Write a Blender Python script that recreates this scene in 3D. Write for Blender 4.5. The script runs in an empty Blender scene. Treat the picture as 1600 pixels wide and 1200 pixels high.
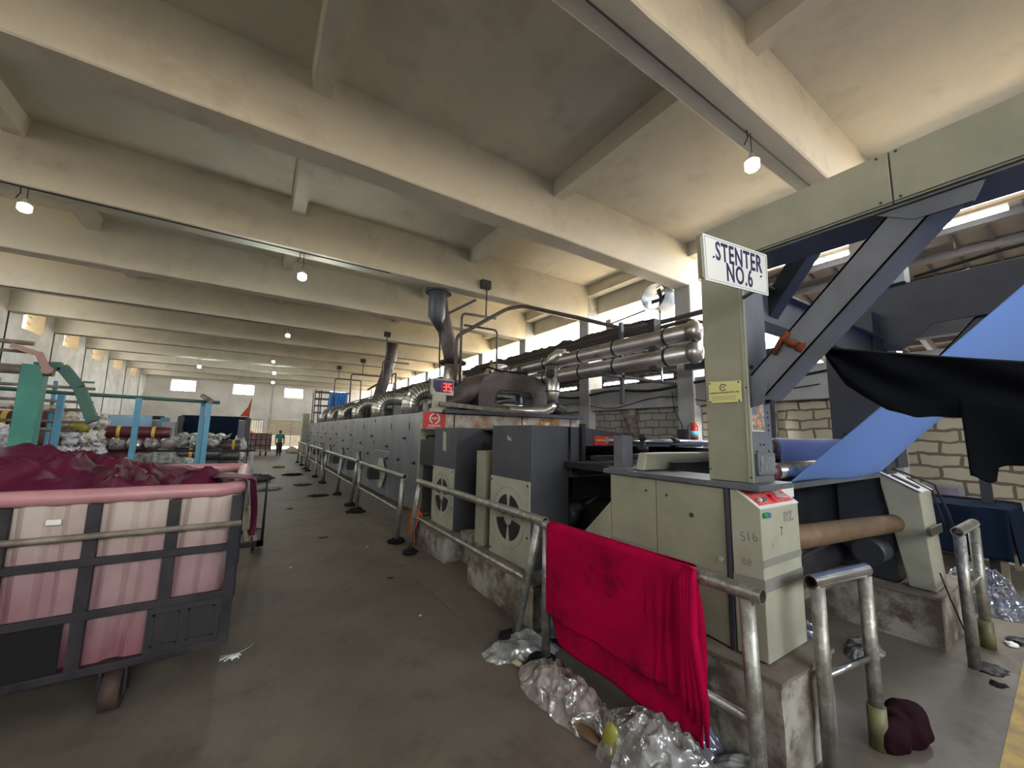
import bpy, math, random
from mathutils import Vector, Matrix, noise

random.seed(7)
SC = bpy.context.scene
COL = SC.collection

# ---------------------------------------------------------------- camera
cam_d = bpy.data.cameras.new('camera')
cam_d.sensor_width = 36.0
cam_d.lens = 611.0 / 1600.0 * 36.0
cam_d.clip_end = 300
cam = bpy.data.objects.new('camera', cam_d)
COL.objects.link(cam)
RT = ((0.8381043, 0.08381043, 0.53903339), (-0.54520068, 0.09541816, 0.83285749), (0.01836857, -0.99190281, 0.12566387))
cam.matrix_world = Matrix(((RT[0][0], -RT[0][1], -RT[0][2], 0.0),
                           (RT[1][0], -RT[1][1], -RT[1][2], 0.0),
                           (RT[2][0], -RT[2][1], -RT[2][2], 1.7),
                           (0, 0, 0, 1)))
SC.camera = cam

# ---------------------------------------------------------------- daylight
world = bpy.data.worlds.new('daylight'); SC.world = world
world.use_nodes = True
wn = world.node_tree.nodes; wl = world.node_tree.links
bg = wn['Background']
tc = wn.new('ShaderNodeTexCoord'); sp = wn.new('ShaderNodeSeparateXYZ'); cr = wn.new('ShaderNodeValToRGB')
wl.new(tc.outputs['Generated'], sp.inputs[0]); mrw = wn.new('ShaderNodeMapRange'); mrw.inputs[1].default_value = -0.5; mrw.inputs[2].default_value = 0.5
wl.new(sp.outputs['Z'], mrw.inputs[0]); wl.new(mrw.outputs[0], cr.inputs[0])
cr.color_ramp.elements[0].position = 0.42; cr.color_ramp.elements[0].color = (0.62, 0.5, 0.34, 1)
ce = cr.color_ramp.elements.new(0.52); ce.color = (1.0, 0.97, 0.92, 1)
cr.color_ramp.elements[2].position = 1.0; cr.color_ramp.elements[2].color = (0.84, 0.94, 1.0, 1)
wl.new(cr.outputs[0], bg.inputs[0])
bg.inputs[1].default_value = 7.0

SC.view_settings.view_transform = 'Standard'
SC.view_settings.look = 'None'
SC.view_settings.gamma = 1.0
SC.view_settings.use_curve_mapping = False
SC.view_settings.exposure = 1.25
SC.cycles.use_denoising = True
SC.cycles.max_bounces = 10
SC.cycles.diffuse_bounces = 6
SC.cycles.glossy_bounces = 4
SC.cycles.transparent_max_bounces = 12
SC.cycles.caustics_reflective = False
SC.cycles.caustics_refractive = False
SC.cycles.sample_clamp_indirect = 6.0

sun_d = bpy.data.lights.new('sun', 'SUN'); sun_d.energy = 14.0; sun_d.color = (1.0, 0.9, 0.72); sun_d.angle = 0.02
sun = bpy.data.objects.new('sun', sun_d); COL.objects.link(sun)
sun.rotation_euler = Vector((-0.2, 0.12, -0.97)).to_track_quat('-Z', 'Y').to_euler()
def area(name, loc, direction, sx, sy, power=0, color=(1, 1, 1), portal=False):
    l = bpy.data.lights.new(name, 'AREA'); l.shape = 'RECTANGLE'; l.size = sx; l.size_y = sy
    l.energy = power; l.color = color
    o = bpy.data.objects.new(name, l); COL.objects.link(o)
    o.location = loc
    o.rotation_euler = Vector(direction).to_track_quat('-Z', 'Y').to_euler()
    if portal: l.cycles.is_portal = True
    return o
# portals: they only guide the sampling of the sky through the openings of the hall
area('portal_right', (9.5, 14, 4.75), (-1, 0, 0), 46, 3.2, portal=True)
area('portal_rear', (1.0, -7.0, 4.25), (0, 1, 0), 8, 1.9, portal=True)
area('portal_left', (-7.9, 15, 5.75), (1, 0, 0), 46, 1.2, portal=True)
area('portal_end', (0, 40.4, 3.0), (0, -1, 0), 15, 6, portal=True)
area('portal_annex', (16.2, 14, 3.3), (-1, 0, 0), 46, 1.4, portal=True)

# ---------------------------------------------------------------- materials
MATS = {}
def mat(name, col, rough=0.7, metal=0.0, col2=None, scale=3.0, detail=5.0, bump=0.0, bscale=None, lo=0.35, hi=0.65,
        col3=None, scale3=1.0, lo3=0.55, hi3=0.7, spec=0.5, stretch=None, emit=None, estr=0.0, sheen=0.0, trans=0.0, alpha=1.0):
    m = bpy.data.materials.new(name); m.use_nodes = True
    nt = m.node_tree; N = nt.nodes; L = nt.links
    b = N['Principled BSDF']
    b.inputs['Roughness'].default_value = rough; b.inputs['Metallic'].default_value = metal
    b.inputs['Base Color'].default_value = (*col, 1)
    b.inputs['Specular IOR Level'].default_value = spec
    b.inputs['Sheen Weight'].default_value = sheen
    b.inputs['Alpha'].default_value = alpha
    b.inputs['Transmission Weight'].default_value = trans
    if emit:
        b.inputs['Emission Color'].default_value = (*emit, 1); b.inputs['Emission Strength'].default_value = estr
    geo = N.new('ShaderNodeNewGeometry')
    vec = geo.outputs['Position']
    if stretch:
        mp = N.new('ShaderNodeMapping'); mp.inputs['Scale'].default_value = stretch
        L.new(vec, mp.inputs['Vector']); vec = mp.outputs[0]
    def nz(sc, det, rg=0.6):
        n = N.new('ShaderNodeTexNoise'); n.inputs['Scale'].default_value = sc; n.inputs['Detail'].default_value = det
        n.inputs['Roughness'].default_value = rg; L.new(vec, n.inputs['Vector']); return n
    cur = None
    if col2:
        n = nz(scale, detail); mr = N.new('ShaderNodeMapRange')
        mr.inputs[1].default_value = lo; mr.inputs[2].default_value = hi
        L.new(n.outputs[0], mr.inputs[0])
        mx = N.new('ShaderNodeMix'); mx.data_type = 'RGBA'
        mx.inputs['A'].default_value = (*col, 1); mx.inputs['B'].default_value = (*col2, 1)
        L.new(mr.outputs[0], mx.inputs['Factor']); cur = mx.outputs['Result']
    if col3:
        n = nz(scale3, 7, 0.7); mr = N.new('ShaderNodeMapRange')
        mr.inputs[1].default_value = lo3; mr.inputs[2].default_value = hi3
        L.new(n.outputs[0], mr.inputs[0])
        mx = N.new('ShaderNodeMix'); mx.data_type = 'RGBA'
        mx.inputs['A'].default_value = (*col, 1); mx.inputs['B'].default_value = (*col3, 1)
        if cur: L.new(cur, mx.inputs['A'])
        L.new(mr.outputs[0], mx.inputs['Factor']); cur = mx.outputs['Result']
    if cur: L.new(cur, b.inputs['Base Color'])
    if bump:
        n = nz(bscale or scale * 4, 6); bp = N.new('ShaderNodeBump'); bp.inputs['Strength'].default_value = bump
        bp.inputs['Distance'].default_value = 0.02
        L.new(n.outputs[0], bp.inputs['Height']); L.new(bp.outputs[0], b.inputs['Normal'])
    MATS[name] = m
    return m

mat('plaster_ceiling', (0.53, 0.51, 0.44), 0.9, col2=(0.64, 0.59, 0.49), scale=0.55, detail=8, bump=0.35, bscale=3, lo=0.35, hi=0.68,
    col3=(0.42, 0.385, 0.33), scale3=1.3, lo3=0.52, hi3=0.8)
mat('plaster_wall', (0.8, 0.81, 0.78), 0.9, col2=(0.6, 0.61, 0.6), scale=1.6, detail=8, bump=0.3, col3=(0.5, 0.44, 0.36), scale3=0.5, lo3=0.5, hi3=0.75)
mat('plaster_end', (0.75, 0.73, 0.69), 0.9, col2=(0.6, 0.58, 0.54), scale=0.8, detail=6, bump=0.15)
mat('concrete_grey', (0.42, 0.43, 0.44), 0.85, col2=(0.3, 0.31, 0.33), scale=1.2, detail=7, bump=0.2)
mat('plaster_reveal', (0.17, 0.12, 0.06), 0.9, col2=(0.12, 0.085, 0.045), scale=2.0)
mat('floor_concrete', (0.105, 0.086, 0.066), 0.55, col2=(0.185, 0.155, 0.12), scale=1.1, detail=9, bump=0.25, bscale=9, lo=0.3, hi=0.72,
    col3=(0.07, 0.055, 0.045), scale3=2.4, lo3=0.52, hi3=0.78)
mat('line_yellow', (0.5, 0.33, 0.1), 0.7, col2=(0.25, 0.18, 0.1), scale=6, detail=8, lo=0.4, hi=0.7)
mat('line_faded', (0.15, 0.132, 0.105), 0.7, col2=(0.21, 0.175, 0.11), scale=5, detail=8, lo=0.45, hi=0.7)
mat('galvanised', (0.36, 0.35, 0.31), 0.42, 0.7, col2=(0.2, 0.18, 0.15), scale=9, detail=8, bump=0.15, col3=(0.5, 0.5, 0.47), scale3=22, lo3=0.5, hi3=0.7)
mat('bright_steel', (0.62, 0.62, 0.6), 0.25, 0.95, col2=(0.42, 0.42, 0.42), scale=14)
mat('rusty_pipe', (0.26, 0.23, 0.18), 0.6, 0.4, col2=(0.12, 0.09, 0.07), scale=7, detail=8, bump=0.2)
mat('oven_steel', (0.33, 0.34, 0.355), 0.36, 0.65, col2=(0.23, 0.24, 0.26), scale=1.6, stretch=(1, 1, 0.25), detail=6, bump=0.03)
mat('oven_dark', (0.1, 0.105, 0.115), 0.4, 0.5, col2=(0.16, 0.165, 0.18), scale=1.5)
mat('burnt_steel', (0.42, 0.4, 0.38), 0.4, 0.7, col2=(0.3, 0.14, 0.04), scale=2.2, lo=0.42, hi=0.6, col3=(0.75, 0.73, 0.7), scale3=3)
mat('box_grey', (0.06, 0.062, 0.075), 0.42, 0.2, col2=(0.085, 0.088, 0.1), scale=2.0, spec=0.4)
mat('cream_paint', (0.33, 0.315, 0.225), 0.5, 0.0, col2=(0.235, 0.235, 0.17), scale=2.2, detail=7, bump=0.05, col3=(0.24, 0.215, 0.16), scale3=3.2, lo3=0.62, hi3=0.8)
mat('cream_light', (0.42, 0.41, 0.32), 0.5, 0.0, col2=(0.31, 0.3, 0.23), scale=3.0, detail=7, bump=0.05)
mat('frame_grey', (0.085, 0.09, 0.108), 0.45, 0.2, col2=(0.15, 0.155, 0.175), scale=2)
mat('frame_dark', (0.03, 0.032, 0.042), 0.45, 0.1, col2=(0.048, 0.052, 0.068), scale=2)
mat('black', (0.012, 0.012, 0.014), 0.55)
mat('yard_wall', (0.11, 0.09, 0.06), 0.9, col2=(0.07, 0.06, 0.045), scale=1.2)
mat('black_rough', (0.014, 0.013, 0.014), 0.9, spec=0.15, bump=0.5, bscale=30)
mat('white_enamel', (0.8, 0.8, 0.8), 0.35)
mat('ink_navy', (0.02, 0.02, 0.09), 0.6)
mat('sign_red', (0.55, 0.035, 0.03), 0.45)
mat('panel_red', (0.62, 0.05, 0.04), 0.35, col2=(0.72, 0.2, 0.18), scale=7)
mat('white_paint', (0.78, 0.78, 0.75), 0.55)
mat('brass_plate', (0.66, 0.62, 0.26), 0.4, 0.3)
mat('brown_duct', (0.045, 0.034, 0.032), 0.5, 0.2, col2=(0.1, 0.085, 0.09), scale=2.0, detail=7, bump=0.15)
mat('duct_silver', (0.58, 0.57, 0.54), 0.3, 0.85, col2=(0.38, 0.36, 0.3), scale=4)
mat('pipe_jacket', (0.4, 0.38, 0.36), 0.32, 0.8, col2=(0.2, 0.18, 0.17), scale=1.8, stretch=(1, 0.4, 1), col3=(0.09, 0.075, 0.07), scale3=2.2, lo3=0.55, hi3=0.7)
def rose_cream_plastic(name):
    # plastic going from dark rose at the bottom to cream higher up, in uneven blotches
    m = bpy.data.materials.new(name); m.use_nodes = True; N = m.node_tree.nodes; L = m.node_tree.links; b = N['Principled BSDF']
    geo = N.new('ShaderNodeNewGeometry'); s = N.new('ShaderNodeSeparateXYZ'); L.new(geo.outputs['Position'], s.inputs[0])
    nz = N.new('ShaderNodeTexNoise'); nz.inputs['Scale'].default_value = 1.9; nz.inputs['Detail'].default_value = 7; L.new(geo.outputs['Position'], nz.inputs['Vector'])
    a = N.new('ShaderNodeMath'); a.operation = 'MULTIPLY_ADD'; a.inputs[1].default_value = 1.1; L.new(nz.outputs[0], a.inputs[0]); L.new(s.outputs['Z'], a.inputs[2])
    r = N.new('ShaderNodeValToRGB'); mr = N.new('ShaderNodeMapRange'); mr.inputs[1].default_value = 0.9; mr.inputs[2].default_value = 1.85; L.new(a.outputs[0], mr.inputs[0]); L.new(mr.outputs[0], r.inputs[0])
    e = r.color_ramp.elements; e[0].color = (0.22, 0.07, 0.09, 1); e[1].color = (0.5, 0.42, 0.36, 1); e[1].position = 0.9
    q = e.new(0.45); q.color = (0.33, 0.2, 0.21, 1)
    L.new(r.outputs[0], b.inputs['Base Color']); b.inputs['Roughness'].default_value = 0.42; MATS[name] = m
rose_cream_plastic('rose_cream_plastic')
mat('lint_dust', (0.045, 0.04, 0.038), 1.0, bump=1.0, bscale=20)
mat('pink_plastic', (0.34, 0.165, 0.175), 0.45, col2=(0.22, 0.085, 0.105), scale=1.6, detail=7, bump=0.05, col3=(0.42, 0.33, 0.3), scale3=1.3, lo3=0.48, hi3=0.62)
mat('pink_rim', (0.5, 0.24, 0.26), 0.38, col2=(0.38, 0.17, 0.19), scale=3)
mat('maroon_cloth', (0.095, 0.007, 0.032), 0.45, col2=(0.05, 0.004, 0.017), scale=2.5, spec=0.3)
mat('maroon_dark', (0.016, 0.003, 0.006), 0.8, spec=0.1)
mat('crimson_towel', (0.42, 0.002, 0.045), 0.85, col2=(0.3, 0.002, 0.035), scale=4, bump=0.2, bscale=60, spec=0.05, col3=(0.11, 0.004, 0.02), scale3=4.2, lo3=0.54, hi3=0.72)
mat('rust_rag', (0.15, 0.045, 0.02), 0.9, spec=0.1)
mat('orange_rag', (0.55, 0.09, 0.02), 0.85)
mat('iron_dark', (0.014, 0.014, 0.02), 0.55, 0.0, spec=0.25, col2=(0.035, 0.03, 0.032), scale=6, bump=0.1)
mat('green_paint', (0.045, 0.24, 0.18), 0.5, col2=(0.03, 0.17, 0.13), scale=3)
mat('dark_green', (0.025, 0.09, 0.07), 0.5)
mat('rose_paint', (0.3, 0.18, 0.15), 0.55)
mat('blue_paint', (0.06, 0.3, 0.42), 0.45, col2=(0.08, 0.22, 0.36), scale=4)
mat('pale_blue', (0.3, 0.5, 0.7), 0.5)
mat('plum_roll', (0.13, 0.03, 0.04), 0.35, col2=(0.09, 0.02, 0.03), scale=8, spec=0.6, bump=0.2, bscale=12)
mat('charcoal_roll', (0.05, 0.045, 0.05), 0.35, col2=(0.09, 0.08, 0.085), scale=8, spec=0.6, bump=0.2)
mat('lilac_roll', (0.3, 0.25, 0.35), 0.5, col2=(0.22, 0.18, 0.25), scale=5)
mat('brown_roll', (0.18, 0.11, 0.08), 0.5, col2=(0.12, 0.06, 0.05), scale=6)
mat('dark_pipe', (0.05, 0.045, 0.045), 0.5, 0.3, col2=(0.09, 0.075, 0.065), scale=6)
mat('wheel_rust', (0.07, 0.035, 0.025), 0.7, col2=(0.04, 0.025, 0.02), scale=9)
mat('yellow_tape', (0.75, 0.48, 0.08), 0.5)
mat('wrap_white', (0.72, 0.71, 0.75), 0.25, col2=(0.2, 0.17, 0.2), scale=11, detail=6, lo=0.5, hi=0.62, bump=0.6, bscale=30)
mat('wrap_cream', (0.66, 0.6, 0.5), 0.3, col2=(0.22, 0.13, 0.12), scale=11, detail=6, lo=0.5, hi=0.62, bump=0.6, bscale=30)
mat('blue_fabric', (0.36, 0.57, 1.0), 0.6, spec=0.2)
mat('blue_fabric_pale', (0.62, 0.7, 0.97), 0.6, spec=0.2)
mat('black_cloth', (0.005, 0.006, 0.009), 0.9, spec=0.08)
mat('drum_shell', (0.16, 0.2, 0.27), 0.45, 0.2)
mat('cardboard', (0.19, 0.115, 0.058), 0.6, col2=(0.12, 0.07, 0.036), scale=6, detail=7)
mat('curtain_blue', (0.1, 0.36, 0.75), 0.6)
mat('brick_base', (0.13, 0.1, 0.075), 0.85, col2=(0.36, 0.335, 0.29), scale=3.2, detail=10, bump=0.7, bscale=7, lo=0.42, hi=0.6, col3=(0.09, 0.065, 0.05), scale3=5, lo3=0.52, hi3=0.64)
mat('plinth_top', (0.13, 0.105, 0.08), 0.8, col2=(0.22, 0.18, 0.14), scale=5, bump=0.3)
mat('brown_cap', (0.09, 0.06, 0.04), 0.8)
mat('lamp_on', (1, 1, 1), 0.5, emit=(0.95, 1.0, 0.93), estr=8)
mat('bulb_faint_glow', (0.8, 0.78, 0.68), 0.3, emit=(1.0, 0.95, 0.8), estr=0.45)  # faint glow painted into the glass of the unlit bulbs
mat('tube_on', (1, 1, 1), 0.5, emit=(0.95, 0.97, 1.0), estr=16)
mat('led_red', (0.9, 0.02, 0.02), 0.5, emit=(1.0, 0.03, 0.02), estr=2.2)
mat('led_dim', (0.25, 0.01, 0.02), 0.5)
mat('plastic_grey', (0.3, 0.32, 0.34), 0.5)
mat('drum_blue', (0.05, 0.058, 0.075), 0.45, 0.2)
mat('skin', (0.25, 0.13, 0.08), 0.6)
mat('teal_shirt', (0.05, 0.22, 0.24), 0.8)
mat('trousers', (0.05, 0.05, 0.055), 0.8)
mat('hair', (0.01, 0.008, 0.007), 0.7)
mat('orange_plastic', (0.6, 0.2, 0.08), 0.5)
mat('wood_slat', (0.35, 0.28, 0.18), 0.7, col2=(0.25, 0.19, 0.12), scale=5)
mat('warm_bounce', (0.6, 0.47, 0.3), 0.9, col2=(0.5, 0.4, 0.26), scale=1.5)  # pale warm tone meant to bounce light up to the hall ceiling
mat('roof_tile', (0.22, 0.185, 0.15), 0.9, col2=(0.15, 0.125, 0.1), scale=1.5)
mat('roof_timber', (0.05, 0.045, 0.045), 0.8)
mat('navy_cloth', (0.008, 0.016, 0.035), 0.9, spec=0.1)
mat('fe_red', (0.5, 0.02, 0.02), 0.3)
mat('label_blue', (0.15, 0.5, 0.65), 0.5)
mat('button_green', (0.02, 0.3, 0.08), 0.4)
mat('button_blue', (0.03, 0.12, 0.5), 0.4)
mat('button_red', (0.75, 0.05, 0.06), 0.35)
mat('knob_chrome', (0.35, 0.36, 0.38), 0.3, 0.7)
mat('paper', (0.7, 0.7, 0.66), 0.8)
mat('foam', (0.45, 0.38, 0.3), 0.9)
mat('cable', (0.008, 0.008, 0.01), 0.7)
mat('marker_ink', (0.04, 0.045, 0.05), 0.8)
mat('tape_smear', (0.22, 0.21, 0.19), 0.7)
mat('sticker_picture', (0.12, 0.16, 0.15), 0.4, col2=(0.6, 0.25, 0.12), scale=28, lo=0.45, hi=0.58, col3=(0.5, 0.55, 0.5), scale3=40, lo3=0.55, hi3=0.62)
mat('sticker_grey', (0.2, 0.21, 0.22), 0.5, col2=(0.13, 0.135, 0.15), scale=30)
mat('olive_plastic', (0.3, 0.27, 0.05), 0.25)
mat('olive_pipe', (0.17, 0.16, 0.07), 0.5, col2=(0.1, 0.09, 0.05), scale=8)
mat('lime', (0.3, 0.32, 0.08), 0.8)

def plastic(name, tint, alpha, rough=0.1):
    m = bpy.data.materials.new(name); m.use_nodes = True
    N = m.node_tree.nodes; L = m.node_tree.links
    for n in list(N): N.remove(n)
    out = N.new('ShaderNodeOutputMaterial'); tr = N.new('ShaderNodeBsdfTransparent'); df = N.new('ShaderNodeBsdfDiffuse')
    tl = N.new('ShaderNodeBsdfTranslucent'); gl = N.new('ShaderNodeBsdfGlossy')
    df.inputs[0].default_value = (*tint, 1); tl.inputs[0].default_value = (*tint, 1); gl.inputs['Roughness'].default_value = rough
    gl.inputs[0].default_value = (0.95, 0.95, 0.95, 1)
    tr.inputs[0].default_value = (0.97, 0.97, 0.97, 1)
    geo = N.new('ShaderNodeNewGeometry')
    vo = N.new('ShaderNodeTexVoronoi'); vo.feature = 'SMOOTH_F1'; vo.inputs['Scale'].default_value = 9; vo.inputs['Smoothness'].default_value = 0.25
    n2 = N.new('ShaderNodeTexNoise'); n2.inputs['Scale'].default_value = 5; n2.inputs['Detail'].default_value = 2
    L.new(geo.outputs['Position'], n2.inputs['Vector'])
    wv = N.new('ShaderNodeMix'); wv.data_type = 'RGBA'; wv.blend_type = 'ADD'; wv.inputs['Factor'].default_value = 0.25
    L.new(geo.outputs['Position'], wv.inputs['A']); L.new(n2.outputs['Color'], wv.inputs['B']); L.new(wv.outputs['Result'], vo.inputs['Vector'])
    bp = N.new('ShaderNodeBump'); bp.inputs['Strength'].default_value = 0.9; bp.inputs['Distance'].default_value = 0.05
    L.new(vo.outputs['Distance'], bp.inputs['Height'])
    for n in (df, tl, gl): L.new(bp.outputs[0], n.inputs['Normal'])
    body = N.new('ShaderNodeMixShader'); body.inputs[0].default_value = 0.45; L.new(df.outputs[0], body.inputs[1]); L.new(tl.outputs[0], body.inputs[2])
    nz = N.new('ShaderNodeTexNoise'); nz.inputs['Scale'].default_value = 7; nz.inputs['Detail'].default_value = 4; L.new(geo.outputs['Position'], nz.inputs['Vector'])
    mr = N.new('ShaderNodeMapRange'); mr.inputs[1].default_value = 0.38; mr.inputs[2].default_value = 0.64
    mr.inputs[3].default_value = max(0, alpha - 0.28); mr.inputs[4].default_value = min(1, alpha + 0.28); L.new(nz.outputs[0], mr.inputs[0])
    mx = N.new('ShaderNodeMixShader'); L.new(mr.outputs[0], mx.inputs[0]); L.new(tr.outputs[0], mx.inputs[1]); L.new(body.outputs[0], mx.inputs[2])
    fr = N.new('ShaderNodeLayerWeight'); fr.inputs[0].default_value = 0.35; L.new(bp.outputs[0], fr.inputs['Normal'])
    fm = N.new('ShaderNodeMath'); fm.operation = 'MULTIPLY'; fm.inputs[1].default_value = 0.6; L.new(fr.outputs['Fresnel'], fm.inputs[0])
    fa = N.new('ShaderNodeMath'); fa.operation = 'ADD'; fa.inputs[1].default_value = 0.14; L.new(fm.outputs[0], fa.inputs[0])
    m2 = N.new('ShaderNodeMixShader'); L.new(fa.outputs[0], m2.inputs[0]); L.new(mx.outputs[0], m2.inputs[1]); L.new(gl.outputs[0], m2.inputs[2])
    L.new(m2.outputs[0], out.inputs[0]); MATS[name] = m
plastic('plastic_clear', (0.85, 0.85, 0.87), 0.34, 0.06)
plastic('plastic_pinkish', (0.85, 0.74, 0.7), 0.5, 0.08)
plastic('plastic_white', (0.62, 0.63, 0.62), 0.7, 0.25)
plastic('plastic_bluish', (0.35, 0.4, 0.6), 0.4)

def translucent(name, k):
    m = MATS[name]; N = m.node_tree.nodes; L = m.node_tree.links; b = N['Principled BSDF']; out = [n for n in N if n.type == 'OUTPUT_MATERIAL'][0]
    t = N.new('ShaderNodeBsdfTranslucent'); t.inputs[0].default_value = b.inputs['Base Color'].default_value; mx = N.new('ShaderNodeMixShader'); mx.inputs[0].default_value = k
    L.new(b.outputs[0], mx.inputs[1]); L.new(t.outputs[0], mx.inputs[2]); L.new(mx.outputs[0], out.inputs[0])
translucent('blue_fabric', 0.5); translucent('blue_fabric_pale', 0.4); translucent('curtain_blue', 0.4)

def brick_mat(name, c1, c2, mortar, axis, bw=0.5, bh=0.24, msz=0.025):
    m = bpy.data.materials.new(name); m.use_nodes = True
    N = m.node_tree.nodes; L = m.node_tree.links; b = N['Principled BSDF']; b.inputs['Roughness'].default_value = 0.9
    geo = N.new('ShaderNodeNewGeometry'); s = N.new('ShaderNodeSeparateXYZ'); c = N.new('ShaderNodeCombineXYZ')
    L.new(geo.outputs['Position'], s.inputs[0])
    L.new(s.outputs[axis], c.inputs[0]); L.new(s.outputs['Z'], c.inputs[1])
    nz = N.new('ShaderNodeTexNoise'); nz.inputs['Scale'].default_value = 3.2; nz.inputs['Detail'].default_value = 5
    L.new(geo.outputs['Position'], nz.inputs['Vector'])
    ad = N.new('ShaderNodeMix'); ad.data_type = 'RGBA'; ad.blend_type = 'ADD'; ad.inputs['Factor'].default_value = 0.13
    L.new(c.outputs[0], ad.inputs['A']); L.new(nz.outputs['Color'], ad.inputs['B'])
    br = N.new('ShaderNodeTexBrick'); br.inputs['Color1'].default_value = (*c1, 1); br.inputs['Color2'].default_value = (*c2, 1)
    br.inputs['Mortar'].default_value = (*mortar, 1); br.inputs['Scale'].default_value = 1; br.inputs['Mortar Size'].default_value = msz
    br.inputs['Mortar Smooth'].default_value = 0.25; br.inputs['Brick Width'].default_value = bw; br.inputs['Row Height'].default_value = bh
    L.new(ad.outputs['Result'], br.inputs['Vector']); L.new(br.outputs[0], b.inputs['Base Color'])
    bp = N.new('ShaderNodeBump'); bp.inputs['Strength'].default_value = 0.5; bp.inputs['Distance'].default_value = 0.02; bp.invert = True
    L.new(br.outputs['Fac'], bp.inputs['Height']); L.new(bp.outputs[0], b.inputs['Normal'])
    MATS[name] = m
brick_mat('block_wall', (0.47, 0.43, 0.34), (0.4, 0.36, 0.28), (0.15, 0.12, 0.09), 'Y', 0.47, 0.195, 0.022)
brick_mat('block_wall_dim', (0.36, 0.35, 0.32), (0.3, 0.29, 0.27), (0.12, 0.105, 0.09), 'Y', 0.44, 0.2, 0.016)

# ---------------------------------------------------------------- mesh builder
OFF = {}
def world_off(o):
    return OFF.get(o.name, Vector((0, 0, 0)))
class MB:
    def __init__(s): s.v = []; s.f = []; s.sm = []
    def add(s, vs, fs, smooth=False, M=None):
        b = len(s.v)
        if M is not None: vs = [M @ Vector(v) for v in vs]
        s.v += [tuple(v) for v in vs]
        s.f += [tuple(b + i for i in f) for f in fs]
        s.sm += [smooth] * len(fs)
        return s
    def box(s, x0, x1, y0, y1, z0, z1, M=None):
        vs = [(x, y, z) for z in (z0, z1) for y in (y0, y1) for x in (x0, x1)]
        return s.add(vs, [(0, 2, 3, 1), (4, 5, 7, 6), (0, 1, 5, 4), (2, 6, 7, 3), (0, 4, 6, 2), (1, 3, 7, 5)], False, M)
    def obox(s, c, size, M3=None):
        h = [a / 2 for a in size]
        M = Matrix.Translation(c) @ (M3.to_4x4() if M3 is not None else Matrix.Identity(4))
        return s.box(-h[0], h[0], -h[1], h[1], -h[2], h[2], M)
    def beam(s, a, b, w, h, up=(0, 0, 1)):
        a = Vector(a); b = Vector(b); d = (b - a); L = d.length; d.normalize()
        u = Vector(up); r = d.cross(u)
        if r.length < 1e-4: r = d.cross(Vector((1, 0, 0)))
        r.normalize(); u = r.cross(d)
        M = Matrix((( r.x, d.x, u.x, 0), (r.y, d.y, u.y, 0), (r.z, d.z, u.z, 0), (0, 0, 0, 1)))
        M.translation = (a + b) / 2
        return s.box(-w / 2, w / 2, -L / 2, L / 2, -h / 2, h / 2, M)
    def tube(s, pts, r, n=12, cap=True, closed=False):
        P = [Vector(p) for p in pts]; k = len(P)
        rs = r if isinstance(r, (list, tuple)) else [r] * k
        tang = []
        for i in range(k):
            if closed: t = P[(i + 1) % k] - P[i - 1]
            else: t = P[min(i + 1, k - 1)] - P[max(i - 1, 0)]
            tang.append(t.normalized() if t.length > 1e-9 else Vector((0, 0, 1)))
        t0 = tang[0]; ref = Vector((0, 0, 1)) if abs(t0.z) < 0.9 else Vector((1, 0, 0))
        u = t0.cross(ref).normalized(); vs = []
        for i in range(k):
            t = tang[i]; u = (u - t * u.dot(t))
            if u.length < 1e-6: u = t.cross(ref)
            u.normalize(); w = t.cross(u)
            for j in range(n):
                a = 2 * math.pi * j / n
                vs.append(P[i] + (u * math.cos(a) + w * math.sin(a)) * rs[i])
        fs = []
        for i in range(k if closed else k - 1):
            i2 = (i + 1) % k
            for j in range(n):
                j2 = (j + 1) % n
                fs.append((i * n + j, i * n + j2, i2 * n + j2, i2 * n + j))
        s.add(vs, fs, True)
        if cap and not closed:
            b = len(s.v) - len(vs)
            s.f.append(tuple(b + j for j in reversed(range(n)))); s.sm.append(False)
            s.f.append(tuple(b + (k - 1) * n + j for j in range(n))); s.sm.append(False)
        return s
    def cyl(s, a, b, r, n=16, r2=None): return s.tube([a, b], [r, r if r2 is None else r2], n)
    def pipe(s, a, b, r, ri, n=20):     # open-ended pipe with wall
        a = Vector(a); b = Vector(b)
        s.tube([a, b], r, n, cap=False); s.tube([b, a], ri, n, cap=False)
        for p, q in ((a, b), (b, a)):
            d = (q - p).normalized(); ref = Vector((0, 0, 1)) if abs(d.z) < 0.9 else Vector((1, 0, 0))
            u = d.cross(ref).normalized(); w = d.cross(u); vs = []
            for rr in (r, ri):
                for j in range(n):
                    t = 2 * math.pi * j / n; vs.append(p + (u * math.cos(t) + w * math.sin(t)) * rr)
            s.add(vs, [(j, (j + 1) % n, n + (j + 1) % n, n + j) for j in range(n)])
        return s
    def prism(s, poly, axis, t0, t1):
        # poly: list of 2D pts in the plane normal to axis (x: (y,z), y: (x,z), z: (x,y))
        def P(p, t):
            if axis == 'x': return (t, p[0], p[1])
            if axis == 'y': return (p[0], t, p[1])
            return (p[0], p[1], t)
        n = len(poly)
        vs = [P(p, t0) for p in poly] + [P(p, t1) for p in poly]
        fs = [tuple(range(n)), tuple(reversed(range(n, 2 * n)))] + [(i, n + i, n + (i + 1) % n, (i + 1) % n) for i in range(n)]
        return s.add(vs, fs)
    def grid(s, fn, nu, nv, smooth=True, cu=False):
        vs = [fn(i / nu, j / nv) for j in range(nv + 1) for i in range(nu + 1)]
        fs = [(j * (nu + 1) + i, j * (nu + 1) + i + 1, (j + 1) * (nu + 1) + i + 1, (j + 1) * (nu + 1) + i) for j in range(nv) for i in range(nu)]
        return s.add(vs, fs, smooth)
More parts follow.
